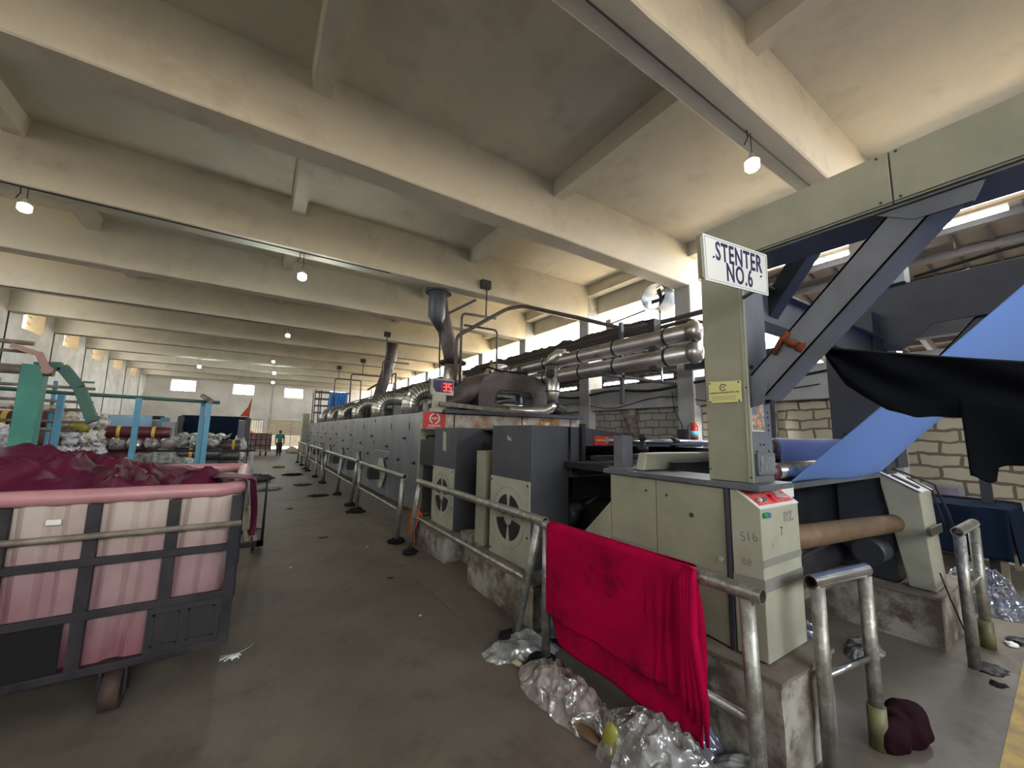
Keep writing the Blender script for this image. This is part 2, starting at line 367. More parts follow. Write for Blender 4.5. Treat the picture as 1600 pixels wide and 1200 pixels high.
    def blob(s, c, r, n=16, m=10, amp=0.15, freq=2.0, seed=0, ridged=False, flat=None):
        c = Vector(c)
        def fn(u, v):
            th = 2 * math.pi * (u % 1.0); ph = math.pi * v
            d = Vector((math.sin(ph) * math.cos(th), math.sin(ph) * math.sin(th), -math.cos(ph)))
            q = Vector((d.x * r[0], d.y * r[1], d.z * r[2]))
            nn = noise.noise(q * freq + Vector((seed * 7.3, seed * 3.1, seed)))
            n2 = noise.noise(q * freq * 2.7 + Vector((seed, 5, seed * 2.2)))
            if ridged: k = 1 + amp * (1 - 2.2 * abs(nn)) + amp * 0.6 * (1 - 2.2 * abs(n2)) - amp
            else: k = 1 + amp * nn * 2 + amp * n2
            p = c + q * k
            if flat is not None and p.z < flat: p.z = flat
            return p
        return s.grid(fn, n, m)
    def build(s, name, m, parent=None, bevel=0.0, solid=0.0, subsurf=0, recalc=True):
        me = bpy.data.meshes.new(name)
        off = world_off(parent) if parent is not None else Vector((0, 0, 0))
        me.from_pydata([Vector(v) - off for v in s.v], [], s.f)
        me.polygons.foreach_set('use_smooth', s.sm)
        if recalc:
            import bmesh
            bm = bmesh.new(); bm.from_mesh(me)
            bmesh.ops.recalc_face_normals(bm, faces=bm.faces); bm.to_mesh(me); bm.free()
        me.update()
        ml = m if isinstance(m, (list, tuple)) else [m]
        for q in ml: me.materials.append(MATS[q])
        o = bpy.data.objects.new(name, me); COL.objects.link(o)
        if parent is not None: o.parent = parent
        OFF[o.name] = off
        if solid:
            md = o.modifiers.new('solid', 'SOLIDIFY'); md.thickness = solid
        if subsurf:
            md = o.modifiers.new('sub', 'SUBSURF'); md.levels = subsurf; md.render_levels = subsurf
        if bevel:
            md = o.modifiers.new('bev', 'BEVEL'); md.width = bevel; md.segments = 2; md.limit_method = 'ANGLE'; md.angle_limit = 0.6
        return o
def tag(o, label, cat, group=None, kind=None):
    o['label'] = label; o['category'] = cat
    if group: o['group'] = group
    if kind: o['kind'] = kind
    return o
def thing(name, label, cat, loc=(0, 0, 0), group=None, kind=None):
    o = bpy.data.objects.new(name, None); COL.objects.link(o); o.location = loc; o.empty_display_size = 0.1
    OFF[o.name] = Vector(loc)
    return tag(o, label, cat, group, kind)
def struct(o): o['kind'] = 'structure'; return o
def children(o): return [c for c in bpy.data.objects if c.parent == o]
KIDS = {}
def dup(root, delta, label=None):
    def cp(o, par):
        c = o.copy(); COL.objects.link(c); c.parent = par
        for k in [x for x in bpy.data.objects if x.parent == o]: cp(k, c)
        return c
    kids = [x for x in bpy.data.objects if x.parent == root]
    r = root.copy(); COL.objects.link(r); r.location = Vector(root.location) + Vector(delta)
    OFF[r.name] = OFF.get(root.name, Vector((0, 0, 0))) + Vector(delta)
    for k in kids: cp(k, r)
    if label: r['label'] = label
    return r
def text(name, s, size, m, parent, M, ext=0.001, squeeze=1.0, bold=0.0, align='CENTER'):
    cu = bpy.data.curves.new(name, 'FONT'); cu.body = s; cu.size = size; cu.extrude = ext; cu.offset = bold; cu.space_character = 1.0 + (0.1 if bold > 0.002 else 0.0)
    cu.align_x = align; cu.align_y = 'CENTER'; cu.resolution_u = 3
    t = bpy.data.objects.new(name + '_tmp', cu); COL.objects.link(t)
    dg = bpy.context.evaluated_depsgraph_get(); dg.update()
    me = bpy.data.meshes.new_from_object(t.evaluated_get(dg)); bpy.data.objects.remove(t)
    off = world_off(parent) if parent is not None else Vector((0, 0, 0))
    me.transform(Matrix.Translation(-off) @ M @ Matrix.Diagonal((squeeze, 1, 1, 1)))
    me.materials.clear(); me.materials.append(MATS[m]); me.name = name
    o = bpy.data.objects.new(name, me); COL.objects.link(o)
    if parent is not None: o.parent = parent
    OFF[o.name] = off
    return o
def frame(origin, ux, uy):
    ux = Vector(ux).normalized(); uy = Vector(uy); uy = (uy - ux * uy.dot(ux)).normalized(); uz = ux.cross(uy)
    M = Matrix(((ux.x, uy.x, uz.x, 0), (ux.y, uy.y, uz.y, 0), (ux.z, uy.z, uz.z, 0), (0, 0, 0, 1))); M.translation = origin
    return M
def arc(c, r, a0, a1, n, pu, pv):
    pu = Vector(pu); pv = Vector(pv); c = Vector(c)
    return [c + pu * r * math.cos(a0 + (a1 - a0) * i / n) + pv * r * math.sin(a0 + (a1 - a0) * i / n) for i in range(n + 1)]
def nz3(x, y, z): return noise.noise(Vector((x, y, z)))

# ---------------------------------------------------------------- the hall
H = 5.5; SLAB = 6.6; XL = -7.35; XR = 8.85; YB = -7.0; YF = 40.0
BY = [1.95 + 3.6 * k for k in range(-2, 11)]

struct(MB().box(-12, 20, -14, 60, -0.3, 0).build('floor', 'floor_concrete'))
fl = bpy.data.objects['floor']
b = MB()
b.add([(3.22, 0.5, 0.003), (3.42, 0.42, 0.003), (6.4, 0.42, 0.003), (6.4, 0.62, 0.003)], [(0, 1, 2, 3)])
b.build('painted_line', 'line_yellow', fl)
b = MB(); b.add([(1.72, 3.5, 0.003), (1.8, 3.5, 0.003), (1.8, 39, 0.003), (1.72, 39, 0.003)], [(0, 1, 2, 3)])
b.build('painted_line', 'line_faded', fl)

ceil = struct(MB().box(XL - 0.5, 10.2, YB - 0.4, YF + 0.4, SLAB, SLAB + 0.2).build('ceiling', 'plaster_ceiling'))
def rough_beam(x0, x1, y0, y1, z0, z1):
    m = MB(); n = 40
    pts = [(y0, z1), (y0, z0 + 0.02), (y0 + 0.02, z0), (y1 - 0.02, z0), (y1, z0 + 0.02), (y1, z1)]
    vs = []
    for i in range(n + 1):
        x = x0 + (x1 - x0) * i / n
        for (y, z) in pts:
            a = 0.012
            vs.append((x, y + a * nz3(x * 1.3, y * 3, z * 2), z + (a * nz3(x * 1.1, y * 2 + 9, z) if z < z1 else 0)))
    k = len(pts)
    m.add(vs, [(i * k + j, i * k + j + 1, (i + 1) * k + j + 1, (i + 1) * k + j) for i in range(n) for j in range(k - 1)], False)
    return m
for y in BY:
    rough_beam(XL, XR + 0.6, y, y + 0.42, H, SLAB + 0.01).build('beam', 'plaster_ceiling', ceil)
for k in range(len(BY) - 1):
    for x in (-3.78, 0.23, 4.45):
        m = MB(); m.prism([(x, SLAB + 0.01), (x + 0.03, 6.29), (x + 0.27, 6.29), (x + 0.3, SLAB + 0.01)], 'y', BY[k] + 0.41, BY[k + 1] + 0.01)
        m.build('joist', 'plaster_ceiling', ceil)
    MB().box(XR, XR + 0.3, BY[k] + 0.41, BY[k + 1] + 0.01, 6.25, SLAB + 0.01).build('joist', 'plaster_ceiling', ceil)

def wall_holes(name, m, plane, t0, t1, u0, u1, z0, z1, holes):
    us = sorted({u0, u1, *[h[0] for h in holes], *[h[1] for h in holes]})
    zs = sorted({z0, z1, *[h[2] for h in holes], *[h[3] for h in holes]})
    b = MB()
    for i in range(len(us) - 1):
        col = []
        for j in range(len(zs) - 1):
            cu = (us[i] + us[i + 1]) / 2; cz = (zs[j] + zs[j + 1]) / 2
            if any(h[0] < cu < h[1] and h[2] < cz < h[3] for h in holes): continue
            if col and abs(col[-1][1] - zs[j]) < 1e-6: col[-1][1] = zs[j + 1]
            else: col.append([zs[j], zs[j + 1]])
        for (a, c) in col:
            if plane == 'x': b.box(t0, t1, us[i], us[i + 1], a, c)
            else: b.box(us[i], us[i + 1], t0, t1, a, c)
    return struct(b.build(name, m))
lh = [(y + 0.42 + 0.72, y + 3.6 - 0.78, 5.15, 6.3) for y in BY[:-1]]
wl_ = wall_holes('wall_left', 'plaster_wall', 'x', XL - 0.5, XL, YB, YF, 0, SLAB, lh + [(14, 15.2, 0, 2.2)])
for y in BY[2:]:
    MB().box(XL, XL + 0.025, y + 0.1, y + 0.14, 0, H).build('groove', 'cable', wl_)
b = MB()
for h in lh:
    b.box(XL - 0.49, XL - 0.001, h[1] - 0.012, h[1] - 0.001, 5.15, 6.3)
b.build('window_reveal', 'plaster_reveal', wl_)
wi = 1
for h in lh[2:]:
    w = MB(); x = XL - 0.42
    for i in range(4):
        w.box(x, x + 0.03, h[0], h[1], 5.3 + i * 0.27, 5.33 + i * 0.27)
    w.box(x, x + 0.03, h[0], h[0] + 0.04, 5.15, 6.3); w.box(x, x + 0.03, h[0] + 0.7, h[0] + 0.73, 5.15, 6.3)
    struct(w.build('window_%d' % wi, 'plastic_grey')); wi += 1

far_h = [(-5.87, -4.33, 4.55, 5.46), (-1.9, -0.38, 4.5, 5.42), (1.84, 3.32, 4.42, 5.36), (5.5, 7.0, 4.42, 5.36),
         (0.85, 4.4, 0, 2.55), (-0.85, 0.5, 1.3, 2.47)]
wf = wall_holes('wall_far', 'plaster_end', 'y', YF, YF + 0.3, XL - 0.5, 10, 0, SLAB, far_h)
for x in (-2.7, 1.0):
    MB().box(x, x + 0.35, YF - 0.08, YF, 2.6, H).build('pilaster', 'plaster_end', wf)
for h in far_h[:4]:
    w = MB(); y = YF + 0.2
    w.box(h[0], h[1], y, y + 0.03, h[2], h[2] + 0.04); w.box(h[0], h[1], y, y + 0.03, h[3] - 0.04, h[3])
    w.box(h[0], h[0] + 0.04, y, y + 0.03, h[2], h[3]); w.box(h[1] - 0.04, h[1], y, y + 0.03, h[2], h[3])
    w.box((h[0] + h[1]) / 2 - 0.02, (h[0] + h[1]) / 2 + 0.02, y, y + 0.03, h[2], h[3])
    struct(w.build('window_%d' % wi, 'plastic_grey')); wi += 1
w = MB()
for i in range(9): w.box(-0.85 + i * 0.165, -0.82 + i * 0.165, YF + 0.1, YF + 0.13, 1.3, 2.47)
w.box(-0.85, 0.5, YF + 0.1, YF + 0.13, 1.3, 1.34); w.box(-0.85, 0.5, YF + 0.1, YF + 0.13, 2.43, 2.47)
struct(w.build('window_%d' % wi, 'iron_dark')); wi += 1
w = MB()
for i in range(9): w.box(0.85, 4.4, YF + 0.1, YF + 0.15, 1.2 + i * 0.15, 1.31 + i * 0.15)
struct(MB().box(-6, 14, 46, 46.3, 0, 5).build('wall_yard', 'yard_wall'))
for x in (0.85, 2.6, 4.35): w.box(x, x + 0.05, YF + 0.08, YF + 0.16, 0, 2.55)
struct(w.build('door_1', 'wood_slat'))
# rear wall behind the camera with a high opening added to let fill light in
wall_holes('wall_rear', 'plaster_wall', 'y', YB - 0.3, YB, XL - 0.5, 10, 0, SLAB, [(-3.0, 5.0, 3.3, 5.6)])

# right side: columns, lintel, block infill, open clerestory
wr = struct(MB().box(XR + 0.08, XR + 0.42, YB, YF, 2.47, 3.15).build('wall_right', 'concrete_grey'))
for y in BY:
    c = MB().box(XR, XR + 0.62, y, y + 0.42, 0, SLAB)
    c.build('column', 'concrete_grey' if y > 3 else 'concrete_grey', wr)
    MB().box(XR + 0.02, XR + 0.6, y - 0.012, y, 0.9, 5.6).build('lit_column_face', 'plaster_wall', wr)  # whiter sheet: light on this side of the column put into colour
MB().box(XR + 0.45, XR + 0.6, 5.5, YF, 5.72, SLAB).build('header', 'plaster_ceiling', wr)
MB().box(XR + 0.3, XR + 0.5, YB, YF, 0, 2.47).build('infill', 'block_wall_dim', wr)
MB().box(XR + 0.28, XR + 0.3, YB, 5.5, 0.72, 2.47).build('infill', 'block_wall', wr)
MB().box(XR + 0.2, XR + 0.3, YB, 5.5, 0, 0.7).build('dado', 'plaster_wall', wr)
MB().box(XR + 0.12, XR + 0.32, YB, 5.5, 0.7, 0.76).build('ledge', 'concrete_grey', wr)
for y in BY[2:]:
    MB().box(XR + 0.2, XR + 0.32, y + 1.9, y + 2.35, 0, 2.47).build('pier', 'brick_base', wr)
# annex roof beyond the right side
def annex(name, y0, y1, za, zb, xa=9.55, xb=16.4):
    def Z(x): return za + (zb - za) * (x - xa) / (xb - xa)
    r = struct(MB().add([(xa, y0, za), (xb, y0, zb), (xb, y1, zb), (xa, y1, za), (xa, y0, za + .05), (xb, y0, zb + .05), (xb, y1, zb + .05), (xa, y1, za + .05)],
        [(0, 1, 2, 3), (4, 5, 6, 7), (0, 1, 5, 4), (1, 2, 6, 5), (2, 3, 7, 6), (3, 0, 4, 7)]).build(name, 'roof_tile'))
    MB().add([(xa - .02, y0, za + .06), (xb + .05, y0, zb + .06), (xb + .05, y1, zb + .06), (xa - .02, y1, za + .06), (xa - .02, y0, za + .1), (xb + .05, y0, zb + .1), (xb + .05, y1, zb + .1), (xa - .02, y1, za + .1)],
        [(0, 1, 2, 3), (4, 5, 6, 7), (0, 1, 5, 4), (1, 2, 6, 5), (2, 3, 7, 6), (3, 0, 4, 7)]).build('bounce_sheet', 'warm_bounce', r)  # sheet added over the roof to bounce warm light onto the ceiling
    m = MB()
    for i in range(9):
        x = xa + 0.1 + i * 0.8; m.box(x, x + 0.09, y0, y1, Z(x) - 0.16, Z(x) - 0.03)
    m.build('purlin', 'roof_timber', r)
    m = MB(); y = y0 + 0.3
    while y < y1:
        m.beam((xa, y, za - 0.03), (xb, y, zb - 0.03), 0.05, 0.06); y += 0.42
    m.build('rafter', 'roof_timber', r)
    m = MB(); y = y0 + 1.0
    while y < y1:
        m.beam((xa, y, za - 0.3), (xb, y, zb - 0.3), 0.1, 0.22); y += 4.2
    m.build('truss', 'frame_dark', r)
    return r
annex('ceiling_annex_near', YB, 5.0, 5.42, 3.95)
annex('ceiling_annex_far', 5.6, YF, 4.45, 3.75)
ax = struct(MB().box(16.4, 16.6, YB, YF, 0, 2.9).build('wall_annex', 'plaster_wall'))

# ================================================================ foreground cart
ct = thing('fabric_cart', 'large pink plastic bin cart on a black steel frame, heaped with maroon cloth', 'cart', (-1.25, 4.35, 0))
CX0, CX1, CY0, CY1 = -2.5, -0.08, 3.42, 5.3
def bin_ring(z, inset, off, ribs=True):
    """rounded rectangle at height z, with shallow moulded ribs"""
    x0, x1, y0, y1 = CX0 + inset - off, CX1 - inset + off, CY0 + inset - off, CY1 - inset + off
    pts = []; r = 0.09
    def seg(a, b, nx, ny):
        L = math.dist(a, b); n = 220; cyc = round(L / 0.185)
        for i in range(n):
            t = i / n
            k = 0.0
            if ribs:
                ph = (t * cyc) % 1.0
                k = 0.026 * min(1, max(0, (0.5 - abs(ph - 0.5)) * 6 - 0.8))
            pts.append((a[0] + (b[0] - a[0]) * t + nx * k, a[1] + (b[1] - a[1]) * t + ny * k, z))
    def cor(cx, cy, a0):
        for i in range(6):
            a = a0 + (math.pi / 2) * i / 6; pts.append((cx + r * math.cos(a), cy + r * math.sin(a), z))
    seg((x0 + r, y0), (x1 - r, y0), 0, -1); cor(x1 - r, y0 + r, -math.pi / 2)
    seg((x1, y0 + r), (x1, y1 - r), 1, 0); cor(x1 - r, y1 - r, 0)
    seg((x1 - r, y1), (x0 + r, y1), 0, 1); cor(x0 + r, y1 - r, math.pi / 2)
    seg((x0, y1 - r), (x0, y0 + r), -1, 0); cor(x0 + r, y0 + r, math.pi)
    return pts
rings = [bin_ring(0.3, 0.07, 0), bin_ring(0.6, 0.05, 0), bin_ring(0.95, 0.03, 0), bin_ring(1.24, 0.01, 0)]
m = MB(); n = min(len(r) for r in rings)
def resamp(r, n): return [r[int(i * len(r) / n)] for i in range(n)]
rings = [resamp(r, n) for r in rings]
vs = [p for r in rings for p in r]
m.add(vs, [(k * n + i, k * n + (i + 1) % n, (k + 1) * n + (i + 1) % n, (k + 1) * n + i) for k in range(3) for i in range(n)])
m.add(rings[0], [tuple(range(n))])
m.build('bin', 'rose_cream_plastic', ct, solid=-0.012)
m = MB(); sec = [(0.0, 1.235), (0.035, 1.235), (0.06, 1.25), (0.07, 1.28), (0.055, 1.315), (0.02, 1.325), (-0.015, 1.31), (-0.02, 1.235)]
base = resamp(bin_ring(0, 0.01, 0, False), 160)
cx, cy = (CX0 + CX1) / 2, (CY0 + CY1) / 2
def offp(i, d):
    a = Vector(base[(i + 1) % 160]) - Vector(base[i - 1]); nn = Vector((a.y, -a.x, 0)).normalized(); return Vector(base[i]) + nn * d
vs = []
for i in range(160):
    for (d, z) in sec:
        p = offp(i, d); vs.append((p.x, p.y, z + 0.006 * nz3(p.x * 2, p.y * 2, 0)))
k = len(sec)
m.add(vs, [(i * k + j, i * k + (j + 1) % k, ((i + 1) % 160) * k + (j + 1) % k, ((i + 1) % 160) * k + j) for i in range(160) for j in range(k)], True)
m.build('rim', 'pink_rim', ct)
yf = CY0 - 0.035
for z, r in ((0.9, 0), (0.6, 0), (0.29, 0)):
    m = MB(); m.box(CX0 - 0.02, CX1 + 0.02, yf - 0.012, yf + 0.02, z - 0.022, z + 0.022); m.box(CX1 + 0.002, CX1 + 0.035, yf, CY1, z - 0.022, z + 0.022)
    m.box(CX0 - 0.035, CX0, yf, CY1, z - 0.022, z + 0.022); m.box(CX0, CX1, CY1 + .002, CY1 + 0.035, z - 0.022, z + 0.022)
    m.build('frame_rail', 'iron_dark', ct, bevel=0.004)
m = MB(); m.tube([(CX0 - 0.1, yf - 0.035, 1.055), (CX1 + 0.05, yf - 0.035, 1.055)], 0.019, 12); m.build('push_bar', 'rusty_pipe', ct)
for x in (-2.2, -1.85, -1.5, -1.13, -0.77, -0.4):
    MB().box(x - 0.03, x + 0.03, yf - 0.006, yf + 0.03, 0.29, 1.235).build('frame_upright', 'iron_dark', ct)
for (x, y) in ((CX1 + 0.012, yf + 0.01), (CX1 + 0.012, 4.3), (CX1 + 0.012, CY1), (CX0 - 0.012, yf + 0.01), (CX0 - .012, CY1)):
    MB().box(x - 0.03, x + 0.03, y - 0.025, y + 0.025, 0.27, 1.235).build('frame_upright', 'iron_dark', ct)
MB().box(-2.5, -0.83, yf - 0.001, yf + 0.008, 0.31, 0.59).build('patch_sheet', 'black_rough', ct)
m = MB(); m.box(-0.47, -0.1, yf - 0.004, yf + 0.006, 0.31, 0.585)
for (a, b2) in ((-0.44, -0.31), (-0.27, -0.13)):
    m.box(a, b2, yf - 0.012, yf - 0.002, 0.35, 0.36); m.box(a, b2, yf - 0.012, yf - 0.002, 0.53, 0.54); m.box(a, a + 0.01, yf - 0.012, yf - 0.002, 0.35, 0.54); m.box(b2 - 0.01, b2, yf - 0.012, yf - 0.002, 0.35, 0.54)
m.build('patch_sheet', 'black', ct)
MB().box(-0.96, -0.9, yf - 0.004, yf + 0.004, 1.13, 1.16).build('label', 'paper', ct)
m = MB()
for x in (-2.3, -1.3, -0.3): m.box(x - 0.04, x + 0.04, CY0, CY1, 0.25, 0.29)
m.box(CX0, CX1, CY0, CY1, 0.285, 0.30)
m.build('floor_frame', 'iron_dark', ct)
for (x, y) in ((-0.6, 3.5), (-2.1, 3.5), (-0.6, 5.1), (-2.1, 5.1)):
    w = MB(); w.cyl((x - 0.045, y, 0.11), (x + 0.045, y, 0.11), 0.11, 24); wo = w.build('wheel', 'wheel_rust', ct)
    f = MB(); f.box(x - 0.065, x - 0.05, y - 0.05, y + 0.05, 0.08, 0.26); f.box(x + 0.05, x + 0.065, y - 0.05, y + 0.05, 0.08, 0.26); f.box(x - 0.07, x + 0.07, y - 0.07, y + 0.07, 0.24, 0.26)
    f.cyl((x - 0.06, y, 0.1), (x + 0.06, y, 0.1), 0.012, 8); f.build('caster_fork', 'iron_dark', wo)

def fold(x, y, s=0.0):
    w = Vector((nz3(x * 1.1, y * 1.1, s), nz3(x * 1.3 + 5, y * 1.3, s + 2), 0))
    q = Vector((x, y, s)) + w * 0.9
    a = 1 - abs(noise.noise(q * 2.1)) * 2.4
    b = 1 - abs(noise.noise(q * Vector((4.4, 4.4, 1)) + Vector((3, 8, 1)))) * 2.2
    c = 1 - abs(noise.noise(q * 9 + Vector((1, 2, 9)))) * 2.0
    return a * 0.6 + b * 0.3 + c * 0.14
def heap_top(u, v):
    x = CX0 + 0.04 + (CX1 - CX0 - 0.08) * u; y = CY0 + 0.04 + (CY1 - CY0 - 0.08) * v
    env = (math.exp(-((x + 1.35) / 0.62) ** 2) * 0.27 + 0.1 * math.exp(-((x + 2.2) / 0.5) ** 2)) * math.exp(-((y - 4.25) / 0.75) ** 2)
    env += 0.15 * math.exp(-((x + 0.17) / 0.2) ** 2 - ((y - 3.9) / 0.5) ** 2)
    edge = min(min(u, 1 - u) * 14, min(v, 1 - v) * 9, 1)
    z = 1.13 + env * 0.85 + 0.16 * fold(x, y, 1.0) * edge + 0.05 * edge
    if v < 0.06 or v > 0.94: z = min(z, 1.24)
    return (x, y, z)
hp = MB().grid(heap_top, 170, 120)
m = hp.build('cloth_heap', 'maroon_cloth')
tag(m, 'crumpled heap of maroon cloth filling the pink bin cart', 'cloth')
def drape(u, v):      # the tail that spills over the corner of the bin
    w = 0.17 * (1 - 0.35 * v); y = 3.62 + (u - 0.5) * w * 2
    if v < 0.25: t = v / 0.25; x = -0.22 + 0.235 * t; z = 1.36 - 0.03 * t * t
    else: t = (v - 0.25) / 0.75; x = 0.015 + 0.03 * math.sin(t * 2); z = 1.33 - 0.42 * t
    x += 0.018 * math.sin(u * 17 + v * 3); return (x, y + 0.01 * math.sin(v * 9 + u * 5), z + 0.04 * (abs(u - .5)) * v)
MB().grid(drape, 30, 30).build('hanging_tail', 'maroon_cloth', m, solid=0.006)

# ---------------------------------------------------------------- steel trolley with hoop handle behind the cart
t = thing('hoop_trolley', 'dark steel platform trolley with a hoop handle and slats, behind the pink bin cart', 'trolley', (-0.4, 6.9, 0))
m = MB(); m.tube([(-0.95, 6.72, 0.12), (-0.95, 6.72, 0.98), (0.2, 6.72, 1.0), (0.2, 6.72, 0.1)], 0.02, 10); m.build('hoop_handle', 'iron_dark', t)
m = MB(); m.box(-0.98, 0.22, 6.66, 6.74, 0.08, 0.14); m.box(-0.98, 0.22, 7.5, 7.56, 0.08, 0.14); m.box(-0.98, -0.9, 6.66, 7.56, 0.08, 0.14); m.box(0.14, 0.22, 6.66, 7.56, 0.08, 0.14); m.build('platform_frame', 'iron_dark', t)
for i in range(5): MB().beam((0.12 - i * 0.1, 6.78, 0.14), (0.02 - i * 0.1, 6.80, 0.62), 0.05, 0.02, (0, 1, 0)).build('slat', 'wood_slat', t)
for x in (-0.85, 0.1):
    for y in (6.8, 7.4): MB().cyl((x - 0.02, y, 0.045), (x + 0.02, y, 0.045), 0.045, 14).build('wheel', 'black', t)
t = thing('rail_stand', 'thin dark steel rail on two legs, in front of the plum fabric rolls', 'rail', (-0.8, 10.2, 0))
MB().tube([(-1.75, 10.2, 1.24), (0.02, 10.2, 1.23)], 0.022, 8).build('rail', 'iron_dark', t)
for x in (-1.6, -0.02): MB().tube([(x, 10.2, 0), (x, 10.2, 1.22)], 0.03, 8).build('leg', 'plastic_grey', t)

# ---------------------------------------------------------------- blue rack
t = thing('blue_post_rack', 'long rack of blue posts under a dark horizontal pipe, left of the aisle', 'rack', (-1.6, 7.5, 0))
MB().tube([(-4.2, 7.5, 2.2), (-2.17, 7.5, 2.12), (-0.5, 7.5, 2.09)], 0.025, 8).build('top_pipe', 'dark_green', t)
for x, y, z in ((-3.6, 7.5, 2.15), (-2.17, 7.5, 2.1), (-1.42, 7.5, 2.1), (-0.72, 7.75, 2.13), (-0.62, 7.4, 2.08)):
    MB().beam((x, y, 0), (x, y, z), 0.06, 0.06, (0, 1, 0)).build('post', 'blue_paint', t)
MB().tube([(-0.75, 7.85, 2.2), (-0.6, 7.3, 2.1)], 0.035, 8).build('cross_tube', 'rusty_pipe', t)
# ---------------------------------------------------------------- green folding frame
t = thing('green_folding_frame', 'green steel post with a jointed dark green arm and rusty rollers, behind the cart', 'machine', (-1.95, 6.0, 0))
MB().box(-2.03, -1.87, 5.93, 6.07, 0, 2.31).build('post', 'green_paint', t, bevel=0.008)
m = MB(); A = [(-1.95, 5.98, 2.29), (-1.76, 5.98, 2.31), (-1.61, 5.98, 2.1), (-1.47, 5.98, 1.74)]
for a, b2 in zip(A, A[1:]): m.beam(a, b2, 0.09, 0.08, (0, 1, 0))
m.build('arm', 'dark_green', t, bevel=0.006)
m = MB(); m.beam((-1.58, 5.95, 2.16), (-1.5, 5.95, 2.16), .03, .02); m.beam((-1.5, 5.95, 1.78), (-1.42, 5.95, 1.78), .05, .05); m.build('bracket', 'dark_green', t)
m = MB(); m.beam((-2.08, 5.85, 2.47), (-1.88, 5.85, 2.4), 0.05, 0.06, (0, 1, 0)); m.beam((-1.9, 5.85, 2.42), (-1.83, 5.85, 2.27), 0.05, 0.05, (0, 1, 0)); m.cyl((-1.82, 5.82, 2.25), (-1.82, 5.9, 2.25), 0.04, 14); m.build('lever', 'rose_paint', t)
for z, r in ((2.27, 0.05), (2.53, 0.022), (2.44, 0.016)):
    MB().tube([(-3.6, 6.0 if z < 2.3 else 5.9, z), (-1.82 if z < 2.3 else -1.95, 6.0 if z < 2.3 else 5.88, z - .02)], r, 10).build('roller_pipe', 'rusty_pipe', t)
# brown rail rack behind, with cloth lying on it
t = thing('rail_rack', 'rack of five thin brown rails with rags laid over them, behind the green post', 'rack', (-3.5, 8.5, 0))
for z in (2.26, 2.05, 1.93, 1.75, 1.62):
    MB().tube([(-5.6, 8.5, z + 0.03), (-2.12, 8.5, z)], 0.022, 8).build('rail', 'rusty_pipe', t)
for x in (-5.2, -4.3, -3.1, -2.55): MB().tube([(x, 8.53, 0), (x, 8.53, 2.35)], 0.025, 8).build('upright', 'blue_paint', t)
for i, (x, z, w, mt, lb) in enumerate(((-3.55, 2.04, 0.7, 'brown_roll', 'brown folded rag lying on the second rail of the rack behind the green post'), (-2.75, 1.9, 0.8, 'wrap_cream', 'cream and rust rag lying across the rail rack beside the green post'), (-3.6, 1.95, .9, 'white_paint', 'white rag on the third rail, behind the green post'))):
    m = MB().blob((x, 8.5, z + 0.05), (w / 2, 0.12, 0.05), 20, 8, 0.3, 5, i + 3); tag(m.build('rag', mt), lb, 'rag')
m = MB().blob((-2.2, 8.44, 1.68), (0.13, 0.08, 0.06), 20, 10, 0.5, 6, 2); tag(m.build('rag', 'olive_plastic'), 'yellow and brown knotted rag tied near the end of the rail rack', 'rag')

# ---------------------------------------------------------------- fabric rolls
def roll(a, b, r, body, end, label, group, tapes=(0.25, 0.75), tapecol='yellow_tape', crinkle=True):
    a = Vector(a); b = Vector(b); d = (b - a); L = d.length; d.normalize()
    t = thing('fabric_roll', label, 'fabric roll', (a.x, a.y, a.z - r), group)
    m = MB(); n = 10; pts = [a + d * L * i / n for i in range(n + 1)]; m.tube(pts, [r * (1 + 0.03 * nz3(i, a.x * 9, a.z * 9)) if 0 < i < n else r * 0.9 for i in range(n + 1)], 18)
    m.build('roll', body, t)
    if crinkle:
        for e, s in ((a, -1), (b, 1)):
            seed = a.x * 3 + a.z * 5 + s
            if body in ('lilac_roll', 'brown_roll') or 'behind the green post' in label:
                if s < 0: continue
                m = MB(); m.blob(e + d * s * 0.05, (0.16, r * 1.15, r * 1.1), 26, 18, 0.45, 10, seed, True)
            else: m = MB(); m.blob(e + d * s * 0.03, (r * 1.02 if abs(d.x) < .5 else 0.09, r * 1.02 if abs(d.y) < .5 else 0.09, r * 1.02), 22, 14, 0.22, 9, seed, True)
            m.build('plastic_wrap_end', end, t)
            if end in ('plastic_clear',): break
    for q in tapes:
        p = a + d * L * q; m = MB(); m.tube([p - d * 0.03, p + d * 0.03], r * 1.045, 18); m.build('tape_band', tapecol, t)
    return t
g1 = 'plum rolls of wrapped fabric stacked behind the cart'
roll((-2.75, 11.75, 1.585), (-1.62, 11.75, 1.575), 0.125, 'plum_roll', 'plastic_clear', 'plum fabric roll with two yellow tapes, lying on top of its stack', g1)
for i in range(5): roll((-2.62 + i * 0.265, 11.2, 1.34), (-2.62 + i * 0.265, 12.5, 1.34), 0.128, 'plum_roll', 'plastic_clear', 'plum fabric roll seen end-on in the row under the topmost roll, %s' % ('leftmost', 'second from left', 'middle one', 'second from right', 'rightmost')[i], g1, tapes=())
roll((-2.85, 11.35, 1.09), (-1.6, 11.35, 1.09), 0.13, 'plum_roll', 'plastic_clear', 'long plum fabric roll lying under the row of end-on plum rolls', g1, tapes=())
for k, z in enumerate((0.83, 0.57, 0.31, 0.13)):
    roll((-2.9, 11.4, z), (-1.62, 11.4, z), 0.13 if k < 3 else .125, 'charcoal_roll', 'plastic_clear', 'dark roll in the lower part of the plum stack, %s from the floor' % ('fourth', 'third', 'second', 'first')[k], g1, tapes=())
g2 = 'charcoal rolls of wrapped fabric beside the plum stack'
